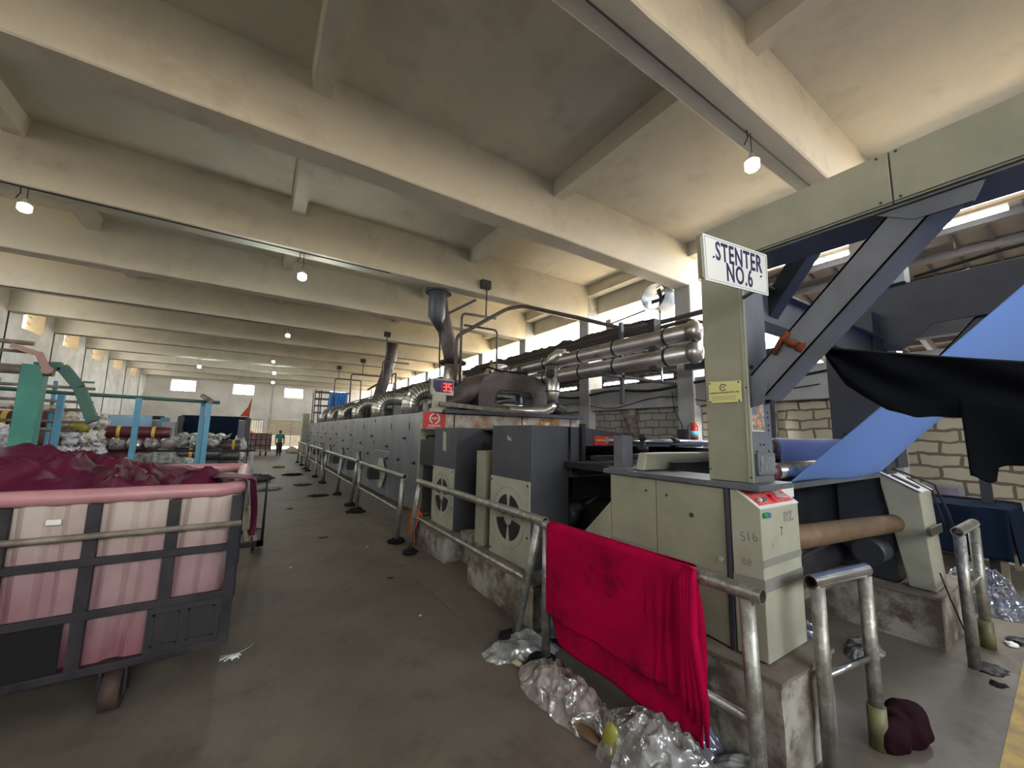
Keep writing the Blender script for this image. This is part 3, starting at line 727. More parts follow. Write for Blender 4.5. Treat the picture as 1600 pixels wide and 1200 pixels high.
for i in range(3): roll((-1.36 + i * 0.27, 11.3, 1.38), (-1.36 + i * 0.27, 12.5, 1.38), 0.132, 'charcoal_roll', 'plastic_clear', 'charcoal fabric roll seen end-on on top of the dark stack, %s' % ('at its left', 'in its middle', 'at its right')[i], g2, tapes=())
for k, z in enumerate((1.12, 0.86, 0.6, 0.34, 0.13)):
    roll((-1.48, 11.4, z), (-0.62 - (k % 2) * 0.06, 11.4, z), 0.13, 'charcoal_roll', 'plastic_clear', 'dark roll lying across the charcoal stack, %s from the top' % ('second', 'third', 'fourth', 'fifth', 'lowest')[k], g2, tapes=(0.35,) if k < 2 else ())
roll((-0.95, 12.7, 1.26), (-0.3, 12.7, 1.26), 0.14, 'charcoal_roll', 'wrap_white', 'charcoal roll with a yellow tape and white wrapping at the right end of the stacks', g2, tapes=(0.75,))
for k in range(4): roll((-0.95, 12.7, 0.99 - k * 0.28), (-0.3, 12.7, 0.99 - k * 0.28), 0.135, 'charcoal_roll', 'wrap_white', 'dark roll at the right end of the stacks, %s below its topmost' % ('first', 'second', 'third', 'fourth')[k], g2, tapes=())
m = MB().grid(lambda u, v: (-1.5 + 1.0 * u, 11.35 + 1.2 * v, 1.545 + 0.03 * math.sin(u * 26) + 0.03 * nz3(u * 9, v * 7, 1) - (0.06 if v < 0.1 else 0)), 60, 20)
tag(m.build('plastic_sheet', 'plastic_white', solid=0.004), 'white plastic sheet spread over the charcoal fabric rolls', 'plastic sheet')
g3 = 'long rolls stacked behind the green post, crinkled plastic ends towards the aisle'
names = ('bottom', 'second', 'third', 'fourth', 'fifth', 'sixth', 'top')
cols = ('charcoal_roll', 'charcoal_roll', 'lilac_roll', 'lilac_roll', 'lilac_roll', 'brown_roll', 'plum_roll')
for c in range(5):
    for r_ in range(7):
        z = 0.15 + r_ * 0.272; y_ = 9.3 + c * 0.34; xe = -2.62 + 0.06 * math.sin(r_ * 3 + c * 5)
        roll((-4.9, y_, z), (xe, y_, z), 0.13, cols[r_], 'wrap_white' if (c + r_) % 3 else 'wrap_cream', 'long roll with a crinkled plastic end, %s row, %s in depth, behind the green post' % (names[r_], ('first', 'second', 'third', 'fourth', 'fifth')[c]), g3, tapes=(0.75,) if c == 0 and r_ > 4 else ())
g5 = 'wrapped rolls at the left edge of the view'
for r_ in range(6):
    for c in range(2):
        y_ = 7.95 + c * 0.3; z = 0.15 + r_ * 0.28
        roll((-4.6, y_, z), (-2.98, y_, z), 0.135, 'brown_roll' if r_ > 2 else 'lilac_roll', 'wrap_white', 'crinkle-ended roll at the left edge of the view, %s row, %s' % (names[r_], ('front', 'behind')[c]), g5, tapes=())
def crumple(name, lb, cat, c, r, m, seed, amp=0.55, freq=2.2, n=44, flat=0.004):
    b = MB().blob(c, r, n, n // 2, amp, freq / max(0.12, min(r)) * 0.35, seed, True, flat)
    o = b.build(name, m); tag(o, lb, cat); return o
crumple('plastic_sack', 'crumpled white plastic sack on the low rolls in front of the plum stack', 'plastic sack', (-1.55, 10.75, 1.0), (0.55, 0.25, 0.2), 'plastic_white', 3, 0.5, 2.0, 50, 0.82)
MB().box(-2.2, -0.2, 10.5, 10.98, 0, 0.84).build('pallet_box', 'charcoal_roll'); tag(bpy.data.objects['pallet_box'], 'low dark wrapped block of folded cloth in front of the plum stack', 'cloth block')
crumple('plastic_sack', 'white plastic sack on the floor at the end of the fabric stacks', 'plastic sack', (-0.3, 14.2, 0.15), (0.45, 0.35, 0.2), 'plastic_white', 5)
crumple('plastic_sack', 'black and white plastic rubbish beside the aisle past the stacks', 'plastic sack', (0.15, 15.5, 0.1), (0.45, 0.3, 0.12), 'charcoal_roll', 8)
crumple('plastic_sack', 'small pale plastic wrapper lying on the aisle floor past the stacks', 'plastic sack', (0.35, 13.2, 0.04), (0.4, 0.18, 0.05), 'plastic_white', 9)

# ---------------------------------------------------------------- inspection machines at the back left
def insp(x0, x1, y, z0, z1, cloth, lb):
    t = thing('inspection_machine', lb, 'machine', ((x0 + x1) / 2, y, 0))
    for x in (x0, x1): MB().box(x - 0.09, x + 0.09, y - 0.1, y + 0.6, 0, z1 + 0.02).build('side_frame', 'blue_paint' if cloth != 'navy_cloth' else 'frame_dark', t)
    MB().cyl((x0, y, z1), (x1, y, z1), 0.07, 14).build('top_roller', 'iron_dark', t)
    MB().cyl((x0, y + 0.5, z0), (x1, y + 0.5, z0), 0.07, 14).build('lower_roller', 'iron_dark', t)
    MB().grid(lambda u, v: (x0 + 0.12 + (x1 - x0 - 0.45) * u, y - 0.08 + 0.02 * math.sin(u * 9) + 0.45 * v * v, z1 + 0.06 - (z1 - z0) * v), 16, 12).build('fabric_web', cloth, t, solid=0.01)
    MB().box(x0, x1, y + 0.2, y + 0.28, z0 + 0.1, z1 - 0.1).build('back_board', 'plastic_grey', t)
    return t
insp(-4.9, -3.0, 20, 0.9, 2.05, 'pale_blue', 'machine carrying a wide pale blue cloth web, far back on the left')
insp(-2.5, -0.3, 20, 0.7, 2.12, 'navy_cloth', 'dark machine carrying a near-black cloth web, far back beside the aisle')
t = thing('pennant', 'small rust-orange pennant on a thin stick above the dark machine', 'flag', (-0.32, 19.8, 2.15))
MB().tube([(-0.3, 20.0, 2.12), (-0.26, 19.8, 2.95)], 0.012, 6).build('stick', 'iron_dark', t)
m = MB(); m.add([(-0.3, 19.8, 2.2), (-0.6, 19.82, 2.22), (-0.36, 19.78, 2.6), (-0.27, 19.8, 2.93)], [(0, 1, 2, 3)]); m.build('cloth', 'orange_rag', t, solid=0.01)
m = MB(); m.box(-2.95, -2.55, 19.3, 20, 0, 1.9)
tag(m.build('metal_cabinet', 'plastic_grey'), 'grey metal cabinet between the pale blue and the dark cloth machines', 'cabinet')
crumple('cloth_bundle', 'bundle of pale blue and white cloth beside the dark machine by the aisle', 'cloth', (-0.62, 19.0, 0.6), (0.4, 0.4, 0.75), 'wrap_white', 14)

# ---------------------------------------------------------------- far cart and man
t = thing('cage_cart', 'far cage cart with a dark grid frame holding an orange-pink plastic bin, beside the man', 'cart', (0.2, 30.3, 0))
MB().box(-0.45, 0.85, 29.85, 30.7, 0.38, 1.38).build('bin', 'pink_plastic', t, bevel=0.04)
MB().blob((-0.25, 30.2, 1.3), (0.3, 0.3, 0.25), 14, 10, .3, 3, 2).build('bin_lining', 'orange_plastic', t)
m = MB()
for i in range(6): m.box(-0.5 + i * 0.27, -0.46 + i * 0.27, 29.78, 29.82, 0.3, 1.42)
for z in (0.3, 0.65, 1.0, 1.38): m.box(-0.5, 0.9, 29.77, 29.81, z, z + 0.04)
m.build('cage_front', 'iron_dark', t)
m = MB()
for i in range(4): m.box(0.86, 0.9, 29.8 + i * 0.28, 29.84 + i * 0.28, 0.3, 1.42)
for z in (0.3, 0.65, 1.0, 1.38): m.box(0.86, 0.9, 29.8, 30.72, z, z + 0.04)
m.build('cage_side', 'iron_dark', t)
for x in (-0.3, 0.35, 0.65): MB().cyl((x - 0.04, 29.95, 0.14), (x + 0.04, 29.95, 0.14), 0.14, 16).build('wheel', 'black', t)
def skin_obj(name, chains, m, parent=None, root=None):
    me = bpy.data.meshes.new(name); vs = []; es = []; rr = []
    for ch in chains:
        prev = None
        for it in ch:
            if isinstance(it, int): prev = it; continue
            (x, y, z, r) = it; vs.append((x, y, z)); rr.append(r); i = len(vs) - 1
            if prev is not None: es.append((prev, i))
            prev = i
    off = world_off(parent) if parent is not None else Vector((0, 0, 0))
    me.from_pydata([Vector(v) - off for v in vs], es, [])
    o = bpy.data.objects.new(name, me); COL.objects.link(o)
    md = o.modifiers.new('skin', 'SKIN'); md.use_smooth_shade = True
    for i, sv in enumerate(me.skin_vertices[0].data):
        sv.radius = (rr[i], rr[i]); sv.use_root = (i == 0)
    o.modifiers.new('sub', 'SUBSURF').render_levels = 2
    me.materials.append(MATS[m])
    if parent is not None: o.parent = parent
    OFF[o.name] = off
    return o
px, py = 1.36, 29.8
t = thing('person', 'person in a teal shirt and dark trousers walking up the aisle beside the far cart', 'person', (px, py, 0))
# body: pelvis, spine, head, then arms and legs branching off
ch = [[(px, py, 0.88, .11), (px, py, 1.05, .11), (px, py, 1.28, .12), (px, py, 1.38, .07), (px, py - .01, 1.44, .055), (px, py - .02, 1.52, .08), (px, py - .01, 1.59, .065)]]
ch.append([2, (px - .16, py, 1.35, .06), (px - .21, py, 1.2, .05), (px - .23, py - .02, 1.04, .045), (px - .22, py - .1, .83, .036), (px - .215, py - .13, .76, .038), (px - .212, py - .14, .69, .018)])
ch.append([2, (px + .16, py, 1.35, .06), (px + .21, py, 1.2, .05), (px + .24, py + .03, 1.04, .045), (px + .24, py - .03, .83, .036), (px + .235, py - .05, .76, .038), (px + .23, py - .06, .69, .018)])
ch.append([0, (px - .08, py, .8, .085), (px - .085, py - .07, .47, .06), (px - .085, py - .02, .1, .045), (px - .085, py - .16, .04, .035)])
ch.append([0, (px + .08, py, .8, .085), (px + .08, py + .02, .47, .06), (px + .08, py + .13, .11, .045), (px + .08, py + .01, .04, .035)])
skin_obj('body', ch, 'skin', t)
skin_obj('shirt', [[(px, py, 0.84, .16), (px, py, 1.05, .155), (px, py, 1.27, .16), (px, py, 1.38, .09)], [2, (px - .16, py, 1.35, .085), (px - .21, py, 1.22, .078), (px - .235, py - .01, 1.08, .07)], [2, (px + .16, py, 1.35, .085), (px + .21, py, 1.22, .078), (px + .24, py + .01, 1.08, .07)]], 'teal_shirt', t)
skin_obj('trousers', [[(px, py, 0.92, .15), (px, py, .82, .14)], [1, (px - .085, py, .72, .115), (px - .085, py - .07, .47, .09), (px - .085, py - .02, .1, .07)], [1, (px + .085, py, .72, .115), (px + .08, py + .02, .47, .09), (px + .08, py + .13, .12, .07)]], 'trousers', t)
m = MB(); m.blob((px - .085, py - .11, .05), (.055, .13, .05), 14, 8, .05); m.build('shoe', 'black', t); m = MB(); m.blob((px + .08, py + .05, .05), (.055, .13, .05), 14, 8, .05); m.build('shoe', 'black', t)
MB().blob((px, py + .01, 1.575), (.083, .095, .075), 16, 10, .03).build('hair', 'hair', t)
m = MB(); m.blob((px, py - .1, 1.52), (.012, .018, .02), 8, 6, 0)
for s in (-1, 1): m.blob((px + s * .028, py - .085, 1.545), (.01, .008, .007), 8, 6, 0)
m.box(px - .022, px + .022, py - .094, py - .085, 1.478, 1.486); m.build('face_features', 'hair', t)

# ================================================================ railings along the machine
def railing(label, y0, y1, post_ys, zt=1.0, zm=0.48, r=0.033, x=1.95, lean0=0.0, lean1=0.0, mt='galvanised', feet=True):
    t = thing('railing', label, 'railing', (x, (y0 + y1) / 2, 0), 'pipe railings along the oven')
    MB().pipe((x, y0, zt), (x, y1, zt), r * 1.05, r * 0.85).build('top_rail', mt, t)
    ps = []
    for i, (yt, yb) in enumerate(post_ys):
        m = MB(); m.tube([(x, yt, zt - r * 0.8), (x, (yt + yb) / 2, zt * 0.5), (x, yb, 0.0)], r, 14)
        m.build('post', mt, t); ps.append((yt, yb))
        if feet:
            f = MB().blob((x, yb, 0.02), (r * 3.2, r * 3.4, 0.05), 14, 8, 0.3, 6, yb, False, 0.001); f.build('mortar_foot', 'black_rough', t)
    ya, yb_ = ps[0], ps[-1]
    f = 1 - zm / zt
    MB().tube([(x, ya[0] + (ya[1] - ya[0]) * f, zm), (x, yb_[0] + (yb_[1] - yb_[0]) * f, zm)], r * 0.6, 12).build('mid_rail', mt, t)
    return t
railing('nearest galvanised pipe railing, with the crimson towel hung over it', 0.93, 2.52, [(2.48, 2.48), (1.0, 0.98)], 1.0, 0.46)
railing('leaning galvanised pipe railing in front of the two grey fan housings', 2.5, 5.36, [(5.3, 5.62), (2.58, 2.9)], 1.02, 0.53, 0.036)
railing('galvanised pipe railing beside the near end of the oven, third along', 5.95, 8.98, [(8.95, 9.08), (6.02, 6.2)], 1.02, 0.5, 0.036)
railing('pipe railing with three posts along the middle of the oven, fourth along', 9.2, 13.9, [(13.8, 14.1), (11.2, 11.5), (9.3, 9.7)], 1.03, 0.49, 0.036)
railing('far pipe railing with splayed posts along the oven, fifth along', 14.6, 18.3, [(18.2, 18.4), (16.2, 16.0), (14.7, 14.4)], 1.05, 0.5, 0.034)
railing('farthest pipe railing near the end of the oven', 19.2, 23.5, [(23.3, 23.4), (21.2, 21.4), (19.3, 19.5)], 1.05, 0.5, 0.034)

def stub_rack(label, x0, y0, x1, y1, zt, zm, mt='galvanised', r=0.034):
    t = thing('pipe_barrier', label, 'barrier', ((x0 + x1) / 2, (y0 + y1) / 2, 0))
    d = Vector((x1 - x0, y1 - y0, 0)).normalized() * 0.06
    MB().pipe(Vector((x0, y0, zt)) - d, Vector((x1, y1, zt)) + d * .3, r * 1.05, r * 0.85).build('top_rail', 'bright_steel', t)
    for (x, y) in ((x0, y0), (x1, y1)): MB().tube([(x, y, 0), (x, y, zt - r * .8)], r, 14).build('post', mt, t)
    MB().tube([(x0, y0, zm), (x1, y1, zm)], r * 0.5, 10).build('mid_rail', 'bright_steel', t)
    MB().tube([(x1, y1, 0), (x1, y1, 0.22)], r * 1.3, 14).build('sleeve', 'olive_pipe', t)
    return t
stub_rack('short galvanised pipe barrier in front of the near console, bright cut top rail', 2.6, 0.96, 3.06, 0.89, 0.945, 0.47)
stub_rack('short pipe barrier in front of the far console', 4.72, 0.76, 5.28, 0.76, 1.0, 0.56, 'galvanised', 0.036)

# ================================================================ the oven
OX, OY, OT = 2.85, 7.9, 2.12
ov = thing('drying_oven', 'long steel drying oven running down the hall, with ducts on top', 'machine', (OX, OY, 0))
MB().box(OX + 0.03, 7.0, OY + 0.03, 29.2, 0.1, OT - 0.02).build('body', 'oven_steel', ov)
MB().box(OX + 0.15, 6.9, OY + 0.1, 29.1, 0, 0.1).build('base', 'brick_base', ov)
def latch(y, z, par):
    m = MB(); m.box(OX - 0.035, OX, y - 0.025, y + 0.025, z - 0.03, z + 0.03); m.beam((OX - 0.045, y, z), (OX - 0.045, y + 0.09, z - 0.01), 0.02, 0.025)
    m.build('handle', 'black', par)
def panel(y0, y1, z0, z1, name='side_panel', m='oven_steel', lt=None):
    p = MB().box(OX, OX + 0.03, y0 + 0.012, y1 - 0.012, z0, z1).build(name, m, ov, bevel=0.006)
    if lt: latch(lt[0], lt[1], p)
    return p
segs = [(7.9, 8.6, 1), (8.6, 8.98, 0), (8.98, 10.0, 1)]
y = 10.0
while y < 28.5:
    segs += [(y, y + 1.6, 2), (y + 1.6, y + 1.95, 0), (y + 1.95, y + 3.0, 1)]; y += 3.0
for (a, b2, k) in segs:
    if k == 2:
        panel(a, b2, 1.22, 2.1, 'upper_door', lt=(a + 0.2, 1.32)); panel(a, b2, 0.12, 1.19, 'lower_door', lt=(a + 0.15, 1.02))
        m = MB()
        for zz in (1.35, 1.95): m.box(OX - 0.015, OX, b2 - 0.05, b2 - 0.02, zz, zz + 0.07)
        m.build('hinge', 'black', ov)
    else: panel(a, b2, 0.12, 2.1, lt=(a + 0.2, 1.05) if k else (a + 0.2, 1.55))
    if k == 1:
        m = MB(); m.box(OX - 0.012, OX, b2 - 0.06, b2 - 0.03, 1.75, 1.9); m.build('hinge', 'black', ov)
for yy in (10.55, 13.4, 16.2, 19.2, 22.2, 25.2):
    m = MB(); m.prism([(yy - 0.45, 0.63), (yy - 0.15, 1.0), (yy + 0.15, 1.0), (yy + 0.45, 0.63), (yy + 0.15, 0.26), (yy - 0.15, 0.26)], 'x', OX - 0.06, OX - 0.035)
    g = m.build('fan_guard', 'cream_light', ov, bevel=0.005)
    m = MB(); m.box(OX - 0.3, OX - 0.06, yy + 0.02, yy + 0.34, 0.46, 0.74); m.cyl((OX - 0.32, yy + 0.18, 0.6), (OX - 0.06, yy + 0.18, 0.6), 0.12, 16); m.build('fan_motor', 'black', g)
# end face towards the camera
MB().box(3.42, 7.3, OY - 0.02, OY + 0.02, 1.62, OT - 0.02).build('header_panel', 'burnt_steel', ov)
for x in (3.6, 5.4, 6.95): MB().box(x, x + 0.025, OY - 0.03, OY, 1.62, OT - 0.02).build('header_joint', 'black', ov)
MB().box(OX, 3.45, OY - 0.03, OY + 0.02, 0.15, OT).build('corner_panel', 'cream_light', ov)
MB().box(OX + 0.1, 3.4, OY - 0.06, OY - 0.03, 0.15, 1.55).build('end_door', 'oven_steel', ov)
m = MB(); 
for (a, b2, c, d) in ((2.98, 3.4, 1.6, 1.63), (2.98, 3.4, 1.15, 1.18), (2.98, 3.0, 1.15, 1.63), (3.38, 3.4, 1.15, 1.63)): m.box(a, b2, OY - 0.08, OY - 0.05, c, d)
m.build('door_frame', 'iron_dark', ov)
MB().box(3.45, 7.0, OY + 0.02, OY + 0.06, 0.12, 1.64).build('end_wall', 'oven_dark', ov)
MB().box(3.3, 7.25, OY - 0.2, OY + 0.3, OT - 0.01, OT + 0.07).build('top_rim', 'frame_dark', ov)
m = MB(); m.beam((3.2, OY - 0.15, 2.3), (5.6, OY - 0.15, 2.19), 0.06, 0.09); m.build('top_angle', 'rusty_pipe', ov)
sg = MB().box(2.9, 3.4, OY - 0.045, OY - 0.03, 1.74, 2.12).build('sign_plate', 'sign_red', ov)
sg['label'] = 'red sign with a white ring emblem'
m = MB(); m.tube(arc((3.15, OY - 0.048, 1.985), 0.105, 1.75, 4.3, 18, (1, 0, 0), (0, 0, 1)), 0.014, 6); m.build('emblem', 'white_paint', sg)
m = MB(); m.tube(arc((3.15, OY - 0.048, 1.985), 0.105, -1.5, 1.2, 18, (1, 0, 0), (0, 0, 1)), 0.016, 6); m.build('emblem', 'white_paint', sg)
FM = lambda x, y, z: frame((x, y, z), (1, 0, 0), (0, 0, 1))
text('lettering', 'HM', 0.09, 'white_paint', sg, FM(3.15, OY - 0.047, 1.985))
text('lettering', 'HARSHAD', 0.06, 'white_paint', sg, FM(3.15, OY - 0.047, 1.835), bold=0.001)
text('lettering', 'MACHINERY PVT. LTD.', 0.034, 'white_paint', sg, FM(3.15, OY - 0.047, 1.785))
# display
t = thing('temperature_display', 'small cream box with red glowing digits 35 on a post above the oven corner', 'display', (3.3, 7.85, OT))
m = MB(); m.box(3.1, 3.38, 7.83, 7.93, 2.19, 2.5); m.box(3.06, 3.42, 7.80, 7.96, OT, 2.2); m.build('stand', 'cream_light', t)
MB().box(3.05, 3.55, 7.82, 7.92, 2.49, 2.83).build('housing', 'cream_light', t, bevel=0.008)
MB().prism([(3.07, 2.81), (3.53, 2.81), (3.53, 2.62), (3.46, 2.55), (3.14, 2.55), (3.07, 2.66)], 'y', 7.812, 7.82).build('face', 'ink_navy', t)
def seven(x, z, w, h, on, name, m_):
    S = {'a': (x, x + w, z + h - .02, z + h), 'g': (x, x + w, z + h / 2 - .01, z + h / 2 + .01), 'd': (x, x + w, z, z + .02), 'f': (x, x + .02, z + h / 2, z + h), 'b': (x + w - .02, x + w, z + h / 2, z + h), 'e': (x, x + .02, z, z + h / 2), 'c': (x + w - .02, x + w, z, z + h / 2)}
    b = MB()
    for k in on: q = S[k]; b.box(q[0], q[1], 7.802, 7.812, q[2], q[3])
    b.build(name, m_, t)
seven(3.2, 2.58, 0.075, 0.17, 'abcdefg', 'digit', 'led_dim'); seven(3.3, 2.58, 0.08, 0.17, 'abgcd', 'digit', 'led_red'); seven(3.41, 2.58, 0.08, 0.17, 'afgcd', 'digit', 'led_red')
# elbow ducts along the front of the roof
for i in range(6):
    yy = 9.4 + i * 3.0
    P = [(3.12, yy, OT - 0.02), (3.12, yy, 2.34)] + [tuple(p) for p in arc((3.5, yy, 2.34), 0.38, math.pi, math.pi / 2, 8, (1, 0, 0), (0, 0, 1))][1:] + [(4.6, yy, 2.72)]
    d = MB().tube(P, 0.2, 20).build('elbow_duct', 'duct_silver', ov)
    for p, q in zip(P[1:-1], P[2:]):
        p = Vector(p); q = Vector(q); dd = (q - p).normalized(); MB().tube([p - dd * .008, p + dd * .008], 0.207, 20).build('seam', 'iron_dark', d)
MB().cyl((3.4, OY + 1.2, 2.32), (7.0, OY + 1.2, 2.32), 0.17, 18).build('cross_duct', 'duct_silver', ov)
for i in range(1, 6): MB().box(3.9, 6.6, OY + 1.6 + i * 3, OY + 2.7 + i * 3, OT - .02, 2.62).build('fan_casing', 'oven_dark', ov, bevel=0.05)
m = MB()
for yy in (9.0, 12.5, 16.0, 19.5, 23, 26.5):
    for x in (3.6, 5.2, 6.8): m.tube([(x, yy, OT), (x, yy, 3.0)], 0.02, 6)
m.tube([(3.6, 9, 3.0), (3.6, 28, 3.0)], 0.02, 6); m.tube([(5.2, 9, 3), (5.2, 28, 3)], 0.02, 6)
for yy in (9.0, 12.5, 16.0, 19.5, 23, 26.5): m.tube([(3.6, yy, 3), (6.8, yy, 3)], 0.02, 6)
m.build('roof_handrail', 'rusty_pipe', ov)
# big brown inverted U duct
y0 = 8.35; y1 = 8.85
def rr(x0, x1, z0, z1, r, n=8):
    p = [(x0, z0)]
    for i in range(n + 1): a = math.pi - math.pi / 2 * i / n; p.append((x0 + r + r * math.cos(a), z1 - r + r * math.sin(a)))
    for i in range(n + 1): a = math.pi / 2 - math.pi / 2 * i / n; p.append((x1 - r + r * math.cos(a), z1 - r + r * math.sin(a)))
    p.append((x1, z0)); return p
outer = rr(4.45, 6.58, OT, 3.22, 0.5); inner = rr(4.93, 6.08, OT, 2.78, 0.22)
m = MB(); n = len(outer); vs = [(p[0], yy, p[1]) for yy in (y0, y1) for p in outer + inner]
def ix(k, i): return k * 2 * n + i
fs = []
for i in range(n - 1):
    fs += [(i, i + 1, n + i + 1, n + i), (2 * n + i, 3 * n + i, 3 * n + i + 1, 2 * n + i + 1), (i, 2 * n + i, 2 * n + i + 1, i + 1), (n + i, n + i + 1, 3 * n + i + 1, 3 * n + i)]
m.add(vs, fs); u = m.build('u_duct', 'brown_duct', ov, bevel=0.02)
m = MB()
for x in (4.9, 5.2, 5.8, 6.0): m.cyl((x, 8.6, 3.2), (x, 8.6, 3.28), 0.03, 8)
m.tube([(4.55, 8.4, 3.25), (4.7, 8.4, 3.33), (5.1, 8.4, 3.27), (5.9, 8.4, 3.29)], 0.025, 6); m.build('clutter', 'black_rough', u)
m = MB(); m.tube([(3.35, 8.6, 2.2), (3.7, 8.6, 2.32), (4.1, 8.6, 2.6), (4.6, 8.6, 2.9)], [0.16, 0.22, 0.27, 0.25], 16); m.build('swept_duct', 'brown_duct', ov)
m = MB(); m.blob((4.0, 8.9, 2.5), (0.5, 0.35, 0.4), 20, 14, 0.1, 3, 4); m.build('blower', 'black_rough', ov)
m = MB(); m.blob((6.75, 8.3, 2.3), (0.4, 0.25, 0.22), 20, 12, 0.35, 5, 6); m.build('motor', 'black_rough', ov)
m = MB(); m.tube([(6.25, 9.3, 2.9), (6.25, 9.3, 3.1), (6.25, 9.3, 3.45), (6.25, 9.3, 3.5)], [0.1, 0.28, 0.28, 0.12], 20); m.cyl((6.25, 9.3, 3.5), (6.25, 9.3, 3.6), 0.06, 10); m.cyl((6.25, 9.3, 2.2), (6.25, 9.3, 2.95), 0.1, 12); m.build('filter_pot', 'drum_blue', ov)

# chimneys
t = thing('chimney', 'tall dark bent flue rising from the near end of the oven to the ceiling beam', 'chimney', (4.35, 9.75, OT))
MB().tube([(4.4, 9.75, OT), (4.4, 9.75, 2.9)], 0.27, 20).build('base_duct', 'brown_duct', t)
MB().tube([(4.4, 9.75, 2.9), (4.38, 9.75, 3.1), (4.38, 9.75, 3.55)], [0.27, 0.27, 0.24], 20).build('stained_collar', 'burnt_steel', t)
MB().cyl((4.38, 9.75, 3.55), (4.38, 9.75, 3.63), 0.36, 20).build('flange', 'iron_dark', t)
MB().tube([(4.38, 9.8, 3.6), (4.33, 9.8, 3.85), (4.12, 9.85, 4.6), (4.02, 9.9, 5.1), (3.98, 9.95, 5.6)], [0.22, 0.22, 0.215, 0.2, 0.2], 20).build('leaning_flue', 'brown_duct', t)
MB().tube([(3.9, 9.7, 4.38), (3.82, 9.7, 4.78), (3.82, 9.7, 6.58)], [0.03, 0.23, 0.23], 20).build('upper_flue', 'drum_blue', t)
MB().cyl((3.86, 9.74, 5.45), (3.86, 9.74, 5.52), 0.36, 20).build('cowl', 'frame_dark', t)
MB().beam((4.1, 9.75, 4.9), (5.0, 9.75, 5.5), 0.07, 0.07).build('brace', 'frame_dark', t)
MB().tube([(3.86, 9.5, 4.6), (3.87, 9.5, 3.6), (3.95, 9.5, 2.7), (4.0, 9.5, 2.2)], 0.02, 6).build('drain_cable', 'cable', t)
t = thing('chimney', 'second bent flue farther down the oven roof', 'chimney', (4.45, 18, OT))
MB().tube([(4.4, 18, OT), (4.4, 18, 2.95), (4.5, 18, 3.2), (4.8, 18, 4.4), (4.95, 18, 5.0), (4.97, 18, 5.12), (5.0, 18, 6.58)], [0.25, 0.25, 0.24, 0.24, 0.25, 0.25, .25], 18).build('flue', 'brown_duct', t)
MB().cyl((4.4, 18, 2.9), (4.41, 18, 3.0), 0.34, 18).build('flange', 'iron_dark', t)
MB().tube([(4.95, 17.7, 4.5), (4.97, 17.7, 3.8), (5.2, 17.7, 2.9)], 0.02, 6).build('drain_cable', 'cable', t)

# hanging pipe frames
def hang(name, lb, paths, r, hangers=(), m_='dark_pipe'):
    t = thing(name, lb, 'pipe', paths[0][0]); 
    for p in paths:
        MB().tube(round_path(p), r, 8).build('pipe', m_, t)
    for (x, y, z0) in hangers:
        MB().tube([(x, y, z0), (x, y, 5.72)], 0.022, 6).build('hanger_rod', m_, t)
        MB().box(x - 0.14, x + 0.14, y - 0.0, y + 0.16, 5.62, 5.85).build('hanger_bracket', 'frame_dark', t)
    return t
def round_path(p, r=0.14, n=5):
    P = [Vector(q) for q in p]; out = [P[0]]
    for i in range(1, len(P) - 1):
        a = (P[i - 1] - P[i]); b2 = (P[i + 1] - P[i]); ra = min(r, a.length / 2, b2.length / 2); a.normalize(); b2.normalize()
        s = P[i] + a * ra; e = P[i] + b2 * ra
        for k in range(n + 1):
            q = k / n; out.append((1 - q) ** 2 * s + 2 * q * (1 - q) * P[i] + q * q * e)
    out.append(P[-1]); return out
hang('gas_pipe', 'thin pipe bent in an inverted U above the brown duct, nearest of its kind', [[(4.24, 9.0, 2.2), (4.24, 9.0, 4.78), (5.25, 9.0, 4.82)]], 0.035, [(4.95, 9.0, 4.8)])
hang('gas_pipe', 'lower thin inverted-U pipe right of the nearest hanging pipe', [[(4.5, 9.4, 4.6), (5.55, 9.4, 4.62), (5.55, 9.4, 2.2)]], 0.03)
hang('gas_pipe', 'thick dark pipe rising over the oven and running to the right-hand wall', [[(4.1, 9.0, 2.2), (4.12, 9.0, 4.15), (5.35, 8.6, 5.0), (5.8, 8.5, 5.15), (6.6, 7.2, 4.65), (7.2, 6.13, 4.2), (7.3, 5.0, 4.2)]], 0.05)
hang('gas_pipe', 'second set of thin hanging pipes above the middle of the oven', [[(4.2, 16.4, 2.2), (4.2, 16.4, 4.6), (5.3, 16.4, 4.6)]], 0.035, [(4.3, 16.35, 4.6)])
hang('gas_pipe', 'thin inverted-U pipes above the far half of the oven', [[(4.3, 23.5, 2.2), (4.3, 23.5, 4.9), (6.0, 23.5, 4.9), (6.0, 23.5, 2.2)]], 0.04, [(4.9, 23.5, 4.9)])
hang('gas_pipe', 'farthest of the thin inverted-U pipes over the oven', [[(4.0, 27.1, 2.2), (4.0, 27.1, 5.0), (5.6, 27.1, 5.0), (5.6, 27.1, 2.2)]], 0.04, [(4.2, 27.1, 5.0)])
hang('gas_pipe', 'sloping thin pipe above the far half of the oven', [[(4.9, 22, 3.9), (6.4, 22, 5.0), (6.4, 22, 2.2)]], 0.05)

